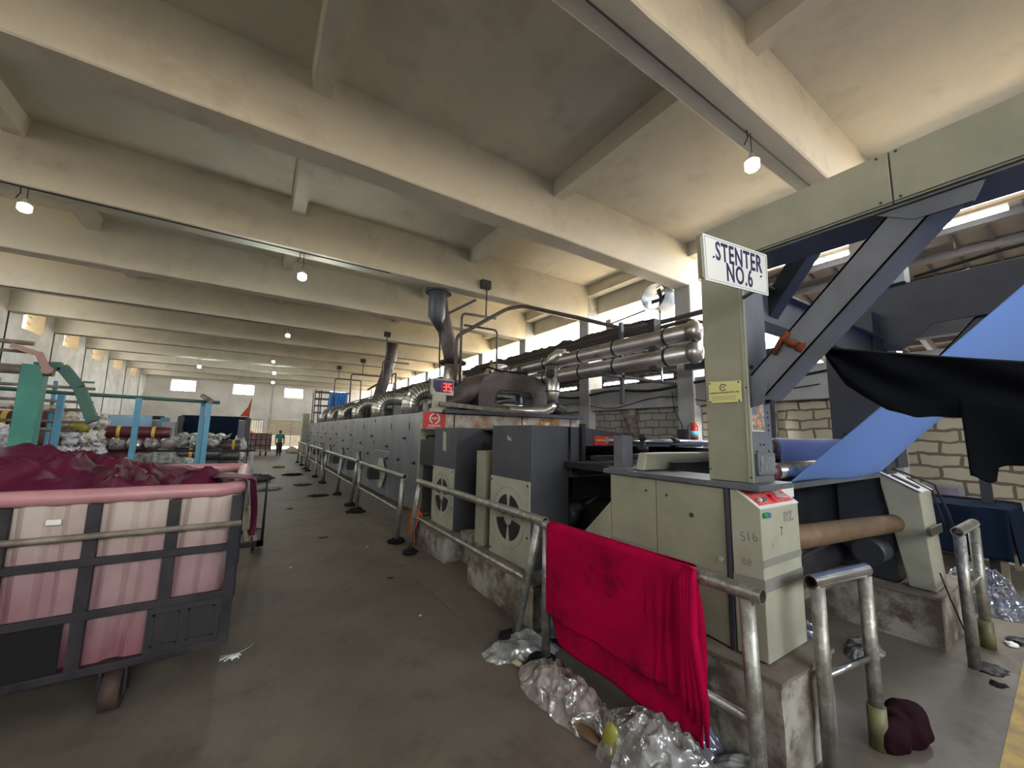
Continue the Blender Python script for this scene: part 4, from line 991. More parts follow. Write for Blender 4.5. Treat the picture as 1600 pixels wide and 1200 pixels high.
# twin insulated pipes
def big_pipe(z, lb, ye=29):
    t = thing('insulated_pipe', lb, 'pipe', (6.6, 4.05, z), 'twin insulated pipes beside the oven')
    MB().tube([(6.6, 4.0, z), (6.6, ye, z)], 0.175, 24).build('jacket', 'pipe_jacket', t)
    m = MB(); m.tube([(6.6, 4.12, z), (6.6, 4.02, z), (6.6, 3.97, z), (6.6, 3.93, z)], [0.2, 0.2, 0.15, 0.02], 24); m.build('end_cap', 'pipe_jacket', t)
    for yy in (4.6, 5.9, 7.0, 8.4, 10, 11.6, 13.2, 15, 17, 19): MB().tube([(6.6, yy, z), (6.6, yy + 0.05, z)], 0.182, 24).build('band', 'iron_dark', t)
    return t
tp = big_pipe(3.63, 'upper of the two thick insulated pipes ending in round caps, right of the oven')
big_pipe(3.23, 'lower of the two thick insulated pipes ending in round caps, right of the oven')
MB().box(6.5, 6.7, 4.85, 5.0, 3.0, 4.05).build('clamp', 'iron_dark', tp)
for yy in (6.0, 12.0, 18.0, 24.0):
    MB().box(6.85, 6.93, yy, yy + 0.08, 2.1 if yy > 8 else 2.4, 4.3).build('support_post', 'frame_dark', tp); MB().box(6.4, 8.85, yy, yy + 0.08, 3.0, 3.06).build('support_arm', 'frame_dark', tp)
t = thing('riser_duct', 'shiny vertical insulated duct with an elbow, dropping from the twin pipes to the oven', 'duct', (6.45, 8.0, OT))
P = [(6.45, 8.0, 2.3), (6.45, 8.0, 3.4)] + [tuple(p) for p in arc((6.45, 7.82, 3.4), 0.18, 0, math.pi / 2, 5, (0, 1, 0), (0, 0, 1))][1:] + [(6.6, 7.6, 3.6)]
MB().tube([(6.45, 8.0, 2.5), (6.45, 8.0, 2.75), (6.45, 8.0, 3.5)], [0.12, 0.17, 0.19], 20).build('riser', 'duct_silver', t)
MB().tube([(6.45, 8.0, 3.5), (6.46, 7.96, 3.68), (6.52, 7.85, 3.76), (6.6, 7.7, 3.74)], 0.18, 20).build('top_elbow', 'duct_silver', t)
MB().tube([(6.45, 8.0, 2.5), (6.4, 8.05, 2.36), (6.2, 8.1, 2.28), (5.2, 8.2, 2.26)], 0.13, 16).build('bottom_elbow', 'duct_silver', t)
for z in (2.52, 2.8, 3.5): MB().tube([(6.45, 8.0, z), (6.45, 8.0, z + 0.03)], 0.2 if z > 2.6 else .15, 18).build('band', 'iron_dark', t)
MB().cyl((6.2, 7.85, 3.25), (6.3, 7.85, 3.25), 0.12, 14).build('valve_wheel', 'black', t)
for yy, lb in ((10.6, 'smaller shiny elbow duct dropping from the twin pipes behind the brown duct'), (13.6, 'third shiny elbow duct dropping from the twin pipes')):
    t = thing('riser_duct', lb, 'duct', (6.0, yy, OT))
    MB().tube([(6.0, yy, OT), (6.0, yy, 3.5)] + [tuple(p) for p in arc((6.25, yy, 3.5), 0.25, math.pi, math.pi / 2, 6, (1, 0, 0), (0, 0, 1))][1:] + [(6.6, yy, 3.75)], 0.15, 18).build('duct', 'duct_silver', t)
    for z in (2.6, 3.3): MB().tube([(6.0, yy, z), (6.0, yy, z + .03)], 0.16, 18).build('band', 'iron_dark', t)
# dusty ledge pipes against the columns
t = thing('service_pipe', 'dark dusty pipe running high along the columns, above the twin pipes', 'pipe', (7.2, 4.2, 4.2))
MB().tube([(7.2, 0.9, 4.16), (7.2, 29, 4.16)], 0.05, 10).build('pipe', 'lint_dust', t)
MB().tube([(7.1, 4.15, 2.4), (7.1, 4.15, 3.9), (7.1, 4.5, 4.02), (7.1, 29, 4.02)], 0.045, 10).build('pipe', 'lint_dust', t)
def led(u, v):
    y = 5.9 + 24 * u; a = 2 * math.pi * v
    k = 1 + 0.5 * nz3(y * 2.3, math.cos(a), math.sin(a)) + 0.35 * nz3(y * 7, math.cos(a) * 2, math.sin(a) * 2)
    return (7.75 + 0.22 * math.cos(a) * k, y, 4.35 + 0.17 * math.sin(a) * k)
lt = MB().grid(led, 500, 12).build('lint_covered_tray', 'lint_dust'); tag(lt, 'fuzzy dark cable tray thick with lint, running high beside the columns', 'cable tray')

# exhaust fan drum in the second clerestory bay
t = thing('fan_drum', 'round pale blue fan drum mounted in the bright high opening on the right', 'fan', (8.9, 6.45, 5.3))
m = MB(); m.pipe((8.62, 6.45, 5.42), (9.15, 6.5, 5.42), 0.36, 0.345, 28); m.build('drum', 'drum_shell', t)
m = MB()
for i in range(5):
    a = i * 1.257; m.beam((9.0, 6.45, 5.42), (9.0, 6.45 + 0.33 * math.cos(a), 5.42 + 0.33 * math.sin(a)), 0.12, 0.01, (1, 0, 0))
m.cyl((8.95, 6.45, 5.42), (9.08, 6.45, 5.42), 0.07, 12); m.build('blades', 'drum_blue', t)
m = MB(); m.tube([(8.88, 6.9, 5.2), (8.88, 8.2, 5.1)], 0.03, 6); m.box(8.83, 8.93, 8.15, 8.35, 4.9, 5.25); m.build('bracket', 'plastic_grey', t)
MB().tube([(8.9, 6.45, 5.06), (8.9, 6.45, 3.15)], 0.03, 6).build('stand_pole', 'plastic_grey', t)

# ================================================================ plinths and fan housings
def plinth(lb, x0, x1, y0, y1, z, seed=0):
    def lump(b, x0, x1, y0, y1, z0, z1):
        nx, ny, nz_ = max(2, int((x1 - x0) / .06)), max(2, int((y1 - y0) / .06)), max(2, int((z1 - z0) / .06))
        def P(x, y, z): return (x + 0.014 * nz3(x * 4, y * 4, z * 4 + seed), y + 0.014 * nz3(x * 4 + 9, y * 4, z * 4), z + (0.01 * nz3(x * 5, y * 5, 3 + seed) if z > z0 + .01 else 0))
        b.grid(lambda u, v: P(x0 + (x1 - x0) * u, y0 + (y1 - y0) * v, z1), nx, ny, False)
        b.grid(lambda u, v: P(x0 + (x1 - x0) * u, y0, z0 + (z1 - z0) * v), nx, nz_, False); b.grid(lambda u, v: P(x0 + (x1 - x0) * u, y1, z0 + (z1 - z0) * v), nx, nz_, False)
        b.grid(lambda u, v: P(x0, y0 + (y1 - y0) * u, z0 + (z1 - z0) * v), ny, nz_, False); b.grid(lambda u, v: P(x1, y0 + (y1 - y0) * u, z0 + (z1 - z0) * v), ny, nz_, False)
    t = thing('plinth', lb, 'plinth', ((x0 + x1) / 2, (y0 + y1) / 2, 0), 'plastered brick plinths')
    b = MB(); lump(b, x0, x1, y0, y1, 0, z - 0.03); b.build('masonry', 'brick_base', t)
    b = MB(); lump(b, x0 - 0.015, x1 + .01, y0 - .01, y1 + .01, z - 0.03, z - 0.008); b.build('top_slab', 'plinth_top', t)
plinth('low plastered brick plinth under the farther fan housing, orange rag at its end', 2.2, 3.3, 4.97, 6.25, 0.34, 1)
plinth('low plastered brick plinth under the nearer fan housing', 2.17, 3.3, 2.95, 4.22, 0.38, 2)
plinth('plastered brick plinth under the near cream console, by the crimson towel', 2.3, 2.92, 1.03, 2.75, 0.5, 3)
plinth('wide plastered plinth under the far console', 4.85, 5.8, 0.93, 3.2, 0.42, 4)

def fan_box(lb, x, y0, y1, z0, z1, depth, zpan, peel):
    t = thing('fan_housing', lb, 'fan housing', (x, y0, z0))
    MB().box(x + 0.012, x + depth, y0, y1, z0, z1).build('casing', 'box_grey', t, bevel=0.006)
    p = MB().box(x - 0.004, x + 0.012, y0 + 0.01, y1 - 0.01, z0, zpan).build('front_panel', 'cream_light', t, bevel=0.003)
    cy = (y0 + y1) / 2; cz = z0 + (zpan - z0) * 0.52; R = (y1 - y0) * 0.3
    m = MB(); n = 32; ring = arc((x - 0.006, cy, cz), R * 1.32, 0, 2 * math.pi, n, (0, 1, 0), (0, 0, 1))[:-1]
    m.tube(ring, 0.004, 6, closed=True); m.build('grille_ring', 'cream_paint', p)
    # four dark openings between cross bars
    for q in range(4):
        a0 = q * math.pi / 2 + 0.16; a1 = (q + 1) * math.pi / 2 - 0.16
        pts = arc((0, cy, cz), R, a0, a1, 10, (0, 1, 0), (0, 0, 1)); pi_ = arc((0, cy, cz), R * 0.33, a1, a0, 6, (0, 1, 0), (0, 0, 1))
        MB().prism([(v.y, v.z) for v in pts + pi_], 'x', x - 0.0075, x - 0.002).build('vent_opening', 'black', p)
    m = MB()
    for (a, b2) in ((y0 + .04, zpan - .04), (y1 - .04, zpan - .04), (y0 + .04, z0 + .3), (y1 - .04, z0 + .05)): m.cyl((x - 0.01, a, b2), (x, a, b2), 0.012, 8)
    m.build('screws', 'iron_dark', p)
    if peel:
        m = MB(); m.prism([(peel[0], peel[2]), (peel[1], peel[2] + .01), (peel[1] + .01, peel[3]), (peel[0] + .02, peel[3] - .03)], 'x', x + 0.006, x + 0.011); m.build('torn_label', 'cream_light', t)
    return t
fb = fan_box('farther dark grey fan housing with a cream vented panel, on a low plinth', 2.4, 5.17, 5.97, 0.34, 1.77, 1.1, 1.18, (5.5, 5.62, 1.42, 1.72))
fan_box('nearer and larger dark grey fan housing with a cream vented panel', 2.33, 3.23, 4.02, 0.38, 1.79, 0.5, 1.22, (3.6, 3.68, 1.62, 1.68))
m = MB().box(2.36, 2.62, 4.2, 4.43, 0.38, 1.48); tag(m.build('cable_duct_box', 'cream_paint', bevel=0.005), 'tall narrow cream box between the two grey fan housings', 'box')
MB().box(2.45, 2.8, 4.2, 5.0, 0.0, 0.38).build('footing', 'brick_base'); tag(bpy.data.objects['footing'], 'short plastered footing joining the two low plinths', 'plinth')
m = MB().blob((2.75, 4.6, 0.46), (0.2, 0.18, 0.1), 12, 8, .2, 4, 2); tag(m.build('cement_lump', 'white_paint'), 'whitewashed lump of plaster on the footing between the fan housings', 'plaster lump')
# hood plate between the boxes and the entry frame
t = thing('entry_hood', 'wide dark grey sheet hood tapering to the right beside the nearer fan housing', 'machine hood', (2.84, 3.23, 1.24))
MB().prism([(2.84, 1.785), (3.02, 1.78), (4.4, 1.66), (5.3, 1.6), (5.3, 1.56), (2.84, 1.58)], 'y', 3.22, 3.3).build('front_sheet', 'box_grey', t)
MB().prism([(2.84, 1.77), (3.02, 1.765), (4.4, 1.645), (5.3, 1.585), (5.3, 1.6), (2.84, 1.74)], 'y', 3.3, 7.8).build('roof_sheet', 'frame_dark', t)
MB().box(2.84, 2.95, 3.2, 3.28, 1.25, 1.78).build('side_strip', 'box_grey', t)
MB().box(2.97, 3.02, 3.17, 3.22, 1.42, 1.82).build('post', 'black', t)
for (a, b2) in ((3.19, 3.4), (3.42, 3.6), (3.62, 3.8)): 
    s_ = MB().box(a, b2, 3.208, 3.218, 1.59, 1.69).build('red_plate', 'sign_red', t)
    MB().box(a + .03, b2 - .03, 3.204, 3.209, 1.635, 1.65).build('script_line', 'yellow_tape', s_)
MB().box(2.85, 5.2, 3.3, 3.4, 1.0, 1.24).build('lower_sheet', 'frame_dark', t)
MB().box(2.85, 2.95, 3.3, 7.8, 1.05, 1.55).build('chain_cover', 'black', t)
MB().box(5.2, 5.3, 2.4, 7.8, 0, 1.55).build('far_side_wall', 'frame_dark', t)
for i in range(4): MB().box(2.95, 5.2, 4.2 + i * 0.9, 4.3 + i * .9, 0.4, 1.4).build('inner_partition', 'frame_dark', t)
MB().box(3.05, 3.9, 3.42, 3.46, 0.4, 1.1).build('inner_sheet', 'burnt_steel', t)
MB().box(5.06, 5.3, 1.64, 2.4, 0.0, 1.5).build('far_side_wall', 'frame_dark', t)
m = MB(); m.cyl((2.84, 3.3, 0.85), (3.0, 3.3, 0.85), 0.12, 16); m.build('hub', 'frame_dark', t)
MB().tube([(2.95, 3.1, 0.98), (3.1, 3.05, 1.06), (3.2, 3.05, 1.03), (3.5, 3.0, 0.98)], 0.02, 8).build('linkage', 'black', t)
# stenter entry rails and guides
t = thing('entry_rails', 'black entry rail assembly with a steel tube, between fan housing and cream cabinet', 'machine rails', (3.6, 2.5, 0.5))
MB().tube([(2.75, 2.6, 1.655), (4.6, 2.45, 1.63)], 0.028, 12).build('cross_tube', 'bright_steel', t)
MB().cyl((3.62, 2.53, 1.64), (3.7, 2.52, 1.64), 0.045, 12).build('collar', 'iron_dark', t)
MB().box(2.75, 4.9, 2.1, 3.2, 1.36, 1.42).build('bed_plate', 'black', t)
MB().box(2.78, 4.9, 2.75, 2.85, 1.46, 1.5).build('chain_rail', 'black', t)
MB().box(2.95, 4.9, 2.3, 2.36, 1.5, 1.53).build('chain_rail', 'iron_dark', t)
MB().prism([(2.48, 1.44), (2.52, 1.57), (3.6, 1.57), (3.6, 1.43)], 'y', 1.98, 2.06).build('guide_cover', 'cream_light', t, bevel=0.01)
MB().prism([(2.95, 1.53), (3.3, 1.545), (4.8, 1.53), (4.8, 1.48), (2.95, 1.5)], 'y', 2.05, 2.5).build('blue_belt', 'ink_navy', t)
for (x, y) in ((2.97, 2.66), (3.0, 2.4)):
    m = MB(); m.cyl((x, y, 1.42), (x, y, 1.7), 0.025, 8); m.cyl((x, y, 1.56), (x, y, 1.6), 0.05, 10); m.cyl((x, y, 1.66), (x, y, 1.71), 0.035, 8); m.build('spindle', 'black', t)
MB().box(2.95, 5.0, 2.2, 3.15, 0.0, 0.12).build('sump', 'black_rough', t)
for x in (2.98, 4.8): MB().box(x, x + 0.08, 2.3, 2.4, 0.1, 1.38).build('leg', 'frame_dark', t)

# ================================================================ entry frame: cream cabinet + console + tower
def side_frame(xo, s, lbc, lbt, near):
    """xo outer plane, s=+1: body extends to +x from the outer plane"""
    X = lambda d: xo + s * d
    def B(m, d0, d1, y0, y1, z0, z1): a, b2 = sorted((X(d0), X(d1))); m.box(a, b2, y0, y1, z0, z1); return m
    return X, B
t = thing('cream_cabinet', 'dirty cream sheet-metal side cabinet with two doors, behind the crimson towel', 'cabinet', (2.4, 2.26, 0.5))
m = MB(); m.prism([(1.315, 0.5), (2.25, 0.5), (2.85, 0.6), (2.26, 1.18), (2.26, 1.40), (1.315, 1.40)], 'x', 2.425, 2.72); m.build('body', 'cream_paint', t)
MB().prism([(1.82, 0.54), (2.24, 0.54), (2.24, 1.395), (1.82, 1.395)], 'x', 2.405, 2.424).build('door_panel', 'cream_paint', t, bevel=0.004)
MB().prism([(1.335, 0.5), (1.815, 0.54), (1.815, 1.395), (1.335, 1.395)], 'x', 2.402, 2.424).build('door_panel', 'cream_paint', t, bevel=0.004)
MB().prism([(2.245, 1.18), (2.245, 0.54), (2.26, 0.52), (2.9, 0.55)], 'x', 2.405, 2.424).build('gusset', 'cream_paint', t, bevel=0.003)
m = MB(); m.box(2.3992, 2.4022, 1.335, 1.815, 0.862, 0.905); m.build('grime_band', 'tape_smear', t); m = MB(); m.box(2.402, 2.4052, 1.82, 2.24, 0.872, 0.918); m.build('grime_band', 'tape_smear', t)
m = MB()
for (y_, z_, r_) in ((1.9, 1.31, .008), (1.73, 1.3, .009), (1.55, 1.2, .015)): m.cyl((2.396, y_, z_), (2.403, y_, z_), r_, 10)
m.build('screw_holes', 'marker_ink', t)
MB().cyl((2.385, 1.36, 0.98), (2.4, 1.36, 0.98), 0.015, 10).build('dent_cap', 'cream_light', t)
MB().box(2.38, 2.8, 1.12, 2.3, 1.40, 1.435).build('top_plate', 'frame_grey', t, bevel=0.004)
MB().box(2.39, 2.72, 1.302, 1.322, 0.5, 1.40).build('gap_post', 'frame_dark', t)
m = MB(); m.box(2.42, 2.53, 2.12, 2.22, 1.435, 1.7); m.box(2.4, 2.56, 2.08, 2.26, 1.43, 1.45)
m.build('stub_post', 'frame_grey', t, bevel=0.004)

def console(lb, xa, xb, ya, yb, zb, zt, mirror=False):
    """ya = front (towards camera)"""
    t = thing('control_console', lb, 'console', (xa, ya, zb))
    # side outline (y, z): slanted desk top towards the camera
    prof = [(ya, zb), (yb, zb), (yb, zt), (yb - 0.0, zt), (ya + 0.0, zt - 0.115)]
    prof = [(ya, zb), (yb, zb), (yb, zt), (ya, zt - 0.12)]
    body = MB().prism(prof, 'x', xa, xb).build('housing', 'cream_light', t, bevel=0.006)
    return t, body
t, body = console('near cream control console with a red button panel on its sloping top', 2.4, 2.87, 1.13, 1.298, 0.5, 1.425)
cu_ = Vector((1, 0, 0)); cv = Vector((0, 0.168, 0.12)).normalized(); cn = cu_.cross(cv)
o0 = Vector((2.4, 1.13, 1.305)) 
def CP(u, v, h=0.0): return o0 + cu_ * u + cv * v + cn * h
LV = math.hypot(0.168, 0.12)
def plate(u0, u1, v0, v1, h0, h1, name, m_, par):
    b = MB(); vs = [CP(u, v, h) for h in (h0, h1) for v in (v0, v1) for u in (u0, u1)]
    b.add(vs, [(0, 2, 3, 1), (4, 5, 7, 6), (0, 1, 5, 4), (2, 6, 7, 3), (0, 4, 6, 2), (1, 3, 7, 5)]); return b.build(name, m_, par)
pl = plate(-0.003, 0.473, -0.002, LV + 0.002, -0.002, 0.004, 'panel_border', 'white_enamel', body)
rp = plate(0.02, 0.452, 0.02, LV - 0.02, 0.004, 0.006, 'button_panel', 'panel_red', t); rp['label'] = 'scuffed red button panel'
def knob(u, v, r, h, m_, name='button'):
    b = MB(); b.cyl(CP(u, v, 0.005), CP(u, v, 0.005 + h), r, 12); b.build(name, m_, rp)
for i, c in enumerate(('knob_chrome', 'white_enamel', 'orange_plastic')): knob(0.04 + i * 0.028, LV - 0.05, 0.011, 0.016, c)
for i in range(6): knob(0.17 + i * 0.025, LV - 0.04 - 0.006 * (i % 2), 0.011, 0.026, 'black', 'switch')
for i, c in enumerate(('knob_chrome', 'white_enamel', 'button_blue', 'knob_chrome')): knob(0.05 + i * 0.024, 0.05, 0.011, 0.016, c)
knob(0.24, 0.055, 0.026, 0.02, 'button_red', 'emergency_stop'); knob(0.285, 0.06, 0.018, 0.026, 'plastic_grey'); knob(0.32, 0.06, 0.018, 0.024, 'plastic_grey')
m = MB(); m.tube([CP(0.375 + 0.03 * math.cos(a / 20 * 5.2 + .3), 0.125 + 0.03 * math.sin(a / 20 * 5.2 + .3), 0.007) for a in range(21)], 0.004, 6); m.build('emblem', 'white_paint', rp)
text('lettering', 'HARSHAD', 0.016, 'white_paint', rp, frame(CP(0.395, 0.07, 0.0065), cu_, cv)); text('lettering', 'MACHINERY', 0.012, 'white_paint', rp, frame(CP(0.4, 0.052, 0.0065), cu_, cv))
for (x, c) in ((2.43, 'button_green'), (2.46, 'button_blue')):
    MB().cyl((x, 1.13, 1.27), (x, 1.108, 1.27), 0.014, 14).build('push_button', c, t)
# grime and marker writing on the console
MB().box(2.4, 2.87, 1.1275, 1.1302, 0.86, 0.925).build('grime_band', 'tape_smear', t); MB().box(2.4, 2.87, 1.128, 1.1302, 0.99, 1.03).build('grime_band', 'tape_smear', t)
MB().prism([(1.13, 0.85), (1.298, 0.875), (1.298, 0.92), (1.13, 0.93)], 'x', 2.3975, 2.4002).build('grime_band', 'tape_smear', t)
FL = lambda x, y, z: frame((x, y, z), (0, -1, 0), (0, 0, 1))
text('marker_writing', 'S16', 0.075, 'marker_ink', t, FL(2.399, 1.2, 1.14) @ Matrix.Rotation(0.15, 4, 'Z'), 0.0005, 0.9, -0.002)
text('marker_writing', 'B8', 0.06, 'marker_ink', t, FL(2.399, 1.22, 1.0), 0.0005, 0.9, -0.002)
text('marker_writing', 'T', 0.07, 'marker_ink', t, FM(2.63, 1.129, 1.16) @ Matrix.Rotation(-0.12, 4, 'Z'), 0.0005, 0.8)
text('stencil_writing', 'SYZ.', 0.075, 'tape_smear', t, FM(2.73, 1.129, 1.235), 0.0005, 0.8, 0.004)
text('marker_writing', 'r', 0.05, 'tape_smear', t, FM(2.52, 1.129, 1.1), 0.0005)

def tower(xo, inner, lb, dz, dark, sgn):
    """xo: outer face plane, inner: other side"""
    a, b2 = sorted((xo, inner))
    t = thing('entry_tower', lb, 'machine frame', (xo, 1.3, 1.43))
    mp = 'frame_grey' if not dark else 'frame_dark'
    MB().box(a + (0.012 if sgn > 0 else 0), b2 - (0.012 if sgn < 0 else 0), 1.195, 1.445, 1.435, 2.8 + dz).build('post', mp, t, bevel=0.004)
    MB().box(a + (0.012 if sgn > 0 else 0), b2 - (0.012 if sgn < 0 else 0), -1.2, 1.445, 2.8 + dz, 3.09 + dz).build('arm', mp, t, bevel=0.004)
    if not dark:
        p = MB().prism([(1.18, 1.438), (1.445, 1.438), (1.445, 3.085), (0.48, 3.085), (0.48, 2.815), (1.18, 2.815)], 'x', xo - 0.004, xo + 0.012).build('cover_sheet', 'cream_paint', t, bevel=0.003)
        MB().box(xo - 0.004, xo + 0.012, -1.2, 0.474, 2.815, 3.085).build('cover_sheet', 'cream_paint', t, bevel=0.003)
        m = MB(); m.box(xo - 0.008, xo - 0.003, 1.197, 1.203, 1.44, 2.81); m.build('cover_lip', 'cream_light', p)
        MB().box(xo - 0.006, xo - 0.003, -1.2, 1.18, 2.822, 2.828).build('seam_line', 'marker_ink', p)
        m = MB()
        for (y_, z_) in ((1.19, 2.0), (1.19, 1.47), (1.435, 1.5), (0.45, 2.84), (0.52, 2.84), (0.45, 3.07), (.52, 3.07)): m.cyl((xo - 0.009, y_, z_), (xo - 0.002, y_, z_), 0.006, 8)
        m.build('screws', 'marker_ink', p)
    br = MB(); br.beam(((a + b2) / 2, 1.16, 1.98), ((a + b2) / 2, 0.35, 2.84 + dz), (b2 - a) - 0.07, 0.11, (1, 0, 0)) if False else None
    x0, x1 = a + 0.03, b2 - 0.03
    d = Vector((0, 0.35 - 1.14, 2.84 + dz - 2.0)).normalized(); nrm = Vector((0, -d.z, d.y))
    def I(m, off0, off1, xa, xb):
        p = Vector((0, 1.17, 1.98)); q = Vector((0, 0.33, 2.87 + dz)); vs = []
        for X_ in (xa, xb):
            for (pt, o_) in ((p, off0), (q, off0), (q, off1), (p, off1)):
                w = pt + nrm * o_; vs.append((X_, w.y, w.z))
        m.add(vs, [(0, 1, 2, 3), (7, 6, 5, 4), (0, 4, 5, 1), (1, 5, 6, 2), (2, 6, 7, 3), (3, 7, 4, 0)])
    m = MB(); I(m, -0.075, 0.075, x0, x0 + 0.012); I(m, -0.075, -0.06, x0, x1); I(m, 0.06, 0.075, x0, x1); I(m, -0.06, 0.06, x1 - 0.012, x1 - 0.0)
    m.build('diagonal_brace', mp, t, bevel=0.003)
    MB().prism([(1.19, 1.88), (1.19, 2.08), (1.08, 2.02), (1.12, 1.9)], 'x', x0 - 0.005, x0 + 0.01).build('gusset_plate', mp, t)
    MB().prism([(0.55, 2.8 + dz), (0.2, 2.8 + dz), (0.24, 2.72 + dz), (0.42, 2.72 + dz)], 'x', x0 - 0.005, x0 + 0.01).build('gusset_plate', mp, t)
    m = MB()
    for (x_, z_) in ((.8, 2.2), (.8, 2.17), (.85, 1.86), (.85, 1.83), (.85, 1.78), (.85, 1.75), (.45, 1.66), (.6, 1.66), (.3, 1.62), (.8, 1.62)):
        xx = a + (b2 - a) * x_; m.cyl((xx, 1.197, z_), (xx, 1.19, z_), 0.006, 8)
    m.build('bolt_holes', 'black', t)
    m = MB()
    for (x_, z_) in ((.2, 1.95), (.85, 1.93), (.2, 2.13)): xx = a + (b2 - a) * x_; m.cyl((xx, 1.19, z_), (xx, 1.175, z_), 0.012, 6)
    m.build('bolts', 'iron_dark', t)
    return t
tw = tower(2.45, 2.74, 'near entry tower with a cream-covered post, overhead beam and grey diagonal brace', 0.0, False, 1)
t2 = tower(5.62, 5.3, 'far dark entry tower with an overhead arm and diagonal brace, behind the black cloth', 0.17, True, -1)
MB().box(5.02, 5.32, 1.22, 1.62, 0.42, 2.98).build('wide_post', 'frame_dark', t2, bevel=0.005)
MB().prism([(1.62, 2.98), (1.47, 2.67), (1.09, 2.58), (0.85, 2.81), (-1.2, 2.83), (-1.2, 3.17), (0.3, 3.18), (0.84, 3.23), (1.18, 3.19), (1.5, 3.12), (1.62, 3.05)], 'x', 5.26, 5.3).build('arm_web', 'frame_dark', t2)
MB().cyl((5.015, 1.35, 1.66), (5.025, 1.35, 1.66), 0.05, 18).build('bore', 'black', t2)
m = MB()
for yy in (1.3, 1.42, 1.52):
    for z in (1.72, 1.76, 2.45, 2.5): m.cyl((5.0, yy, z), (5.02, yy, z), 0.008, 8)
m.build('bolt_holes', 'black', t2)
MB().box(5.22, 5.42, 1.0, 1.2, 3.26, 3.45).build('junction_box', 'plastic_grey', t2)
MB().tube([(5.3, 0.95, 3.3), (5.3, 0.4, 3.36), (5.3, -0.6, 3.4)], 0.015, 6).build('conduit', 'cable', t2)
# cross members tying the two towers
t = thing('cross_beam', 'dark grey cross beam joining the two entry towers near their tops', 'beam', (4.0, 1.3, 2.55))
MB().box(2.74, 5.3, 1.25, 1.4, 2.5, 2.72).build('web', 'frame_grey', t); MB().box(2.74, 5.3, 1.2, 1.44, 2.72, 2.735).build('flange', 'frame_grey', t)
m = MB(); m.beam((3.0, 1.3, 2.56), (3.0, 0.98, 3.0), 0.1, 0.13, (1, 0, 0)); tag(m.build('knee_brace', 'frame_dark'), 'short black slanting brace behind the near tower post, under its overhead beam', 'brace')
# stickers and plates
s_ = MB().box(2.5, 2.64, 1.1915, 1.1945, 1.745, 1.92).build('picture_sticker', 'sticker_picture', tw); MB().box(2.495, 2.645, 1.193, 1.195, 1.74, 1.925).build('sticker_border', 'paper', tw)
m = MB().box(2.51, 2.72, 1.175, 1.194, 1.48, 1.61); s_ = m.build('switch_plate', 'frame_grey', tw, bevel=0.004); MB().box(2.53, 2.7, 1.172, 1.176, 1.5, 1.59).build('worn_label', 'sticker_grey', s_)
for (x_, z_, w_) in ((2.57, 1.53, .03), (2.63, 1.53, .035), (2.6, 1.575, .05)): MB().prism([(x_ - w_ / 2, z_ - .02), (x_ + w_ / 2, z_ - .015), (x_ + w_ / 3, z_ + .02), (x_ - w_ / 2, z_ + .015)], 'y', 1.1705, 1.1722).build('worn_mark', 'knob_chrome', s_)
s_ = MB().prism([(1.42, 1.915), (1.22, 1.915), (1.22, 2.045), (1.42, 2.055)], 'x', 2.438, 2.447).build('name_plate', 'brass_plate', tw, bevel=0.002); s_['label'] = 'yellow brass maker plate'
m = MB(); m.tube(arc((2.4365, 1.325, 2.012), 0.02, 0.4, 5.6, 16, (0, -1, 0), (0, 0, 1)), 0.0025, 6); m.build('emblem', 'marker_ink', s_)
text('lettering', 'HM', 0.014, 'marker_ink', s_, FL(2.4372, 1.325, 2.012), 0.0005)
text('lettering', 'HARSHAD MACHINERY PVT. LTD.', 0.0145, 'marker_ink', s_, FL(2.4372, 1.32, 1.978), 0.0005, 0.85)
for z in (1.955, 1.945, 1.935): MB().box(2.4368, 2.438, 1.25, 1.4, z, z + 0.0015).build('engraved_line', 'marker_ink', s_)
m = MB()
for (y_, z_) in ((1.41, 2.043), (1.23, 2.036), (1.41, 1.925), (1.23, 1.925)): m.cyl((2.434, y_, z_), (2.44, y_, z_), 0.005, 8)
m.build('rivets', 'iron_dark', s_)

# ---------------------------------------------------------------- sign on the near tower
TL, TR, BR, BL = Vector((1.782, 1.032, 2.708)), Vector((2.335, 0.9855, 2.728)), Vector((2.397, 1.016, 2.51)), Vector((1.845, 1.063, 2.49))
t = thing('sign_board', 'white board with navy lettering STENTER NO.6 fixed to the near tower', 'sign', tuple(TL))
sx = (TR - TL); sy = (TL - BL); snn = sx.cross(sy).normalized()
if snn.y > 0: snn = -snn
def SQ(u, v, h=0.0): return BL + sx * u + sy * v + snn * h
def qplate(name, u0, u1, v0, v1, h0, h1, m_, par):
    b = MB(); b.add([SQ(u, v, h) for h in (h0, h1) for v in (v0, v1) for u in (u0, u1)], [(0, 2, 3, 1), (4, 5, 7, 6), (0, 1, 5, 4), (2, 6, 7, 3), (0, 4, 6, 2), (1, 3, 7, 5)]); return b.build(name, m_, par)
bd = qplate('board', 0, 1, 0, 1, -0.008, 0, 'white_paint', t)
qplate('backing_bracket', -0.02, 0.03, 0.05, 0.95, -0.03, -0.008, 'cream_paint', t)
qplate('backing_bracket', 0.9, 0.96, 0.05, 0.95, -0.02, -0.008, 'frame_grey', t)
for z_ in (2.56, 2.68): MB().beam((2.34, 1.02, z_), (2.47, 1.2, z_), 0.025, 0.012).build('support_bar', 'frame_grey', t)
W_ = sx.length; H_ = sy.length
TM = Matrix(((sx.x / W_, sy.x / H_, snn.x, 0), (sx.y / W_, sy.y / H_, snn.y, 0), (sx.z / W_, sy.z / H_, snn.z, 0), (0, 0, 0, 1)))
def TMt(u, v): M = TM.copy(); M.translation = SQ(u, v, 0.0012); return M
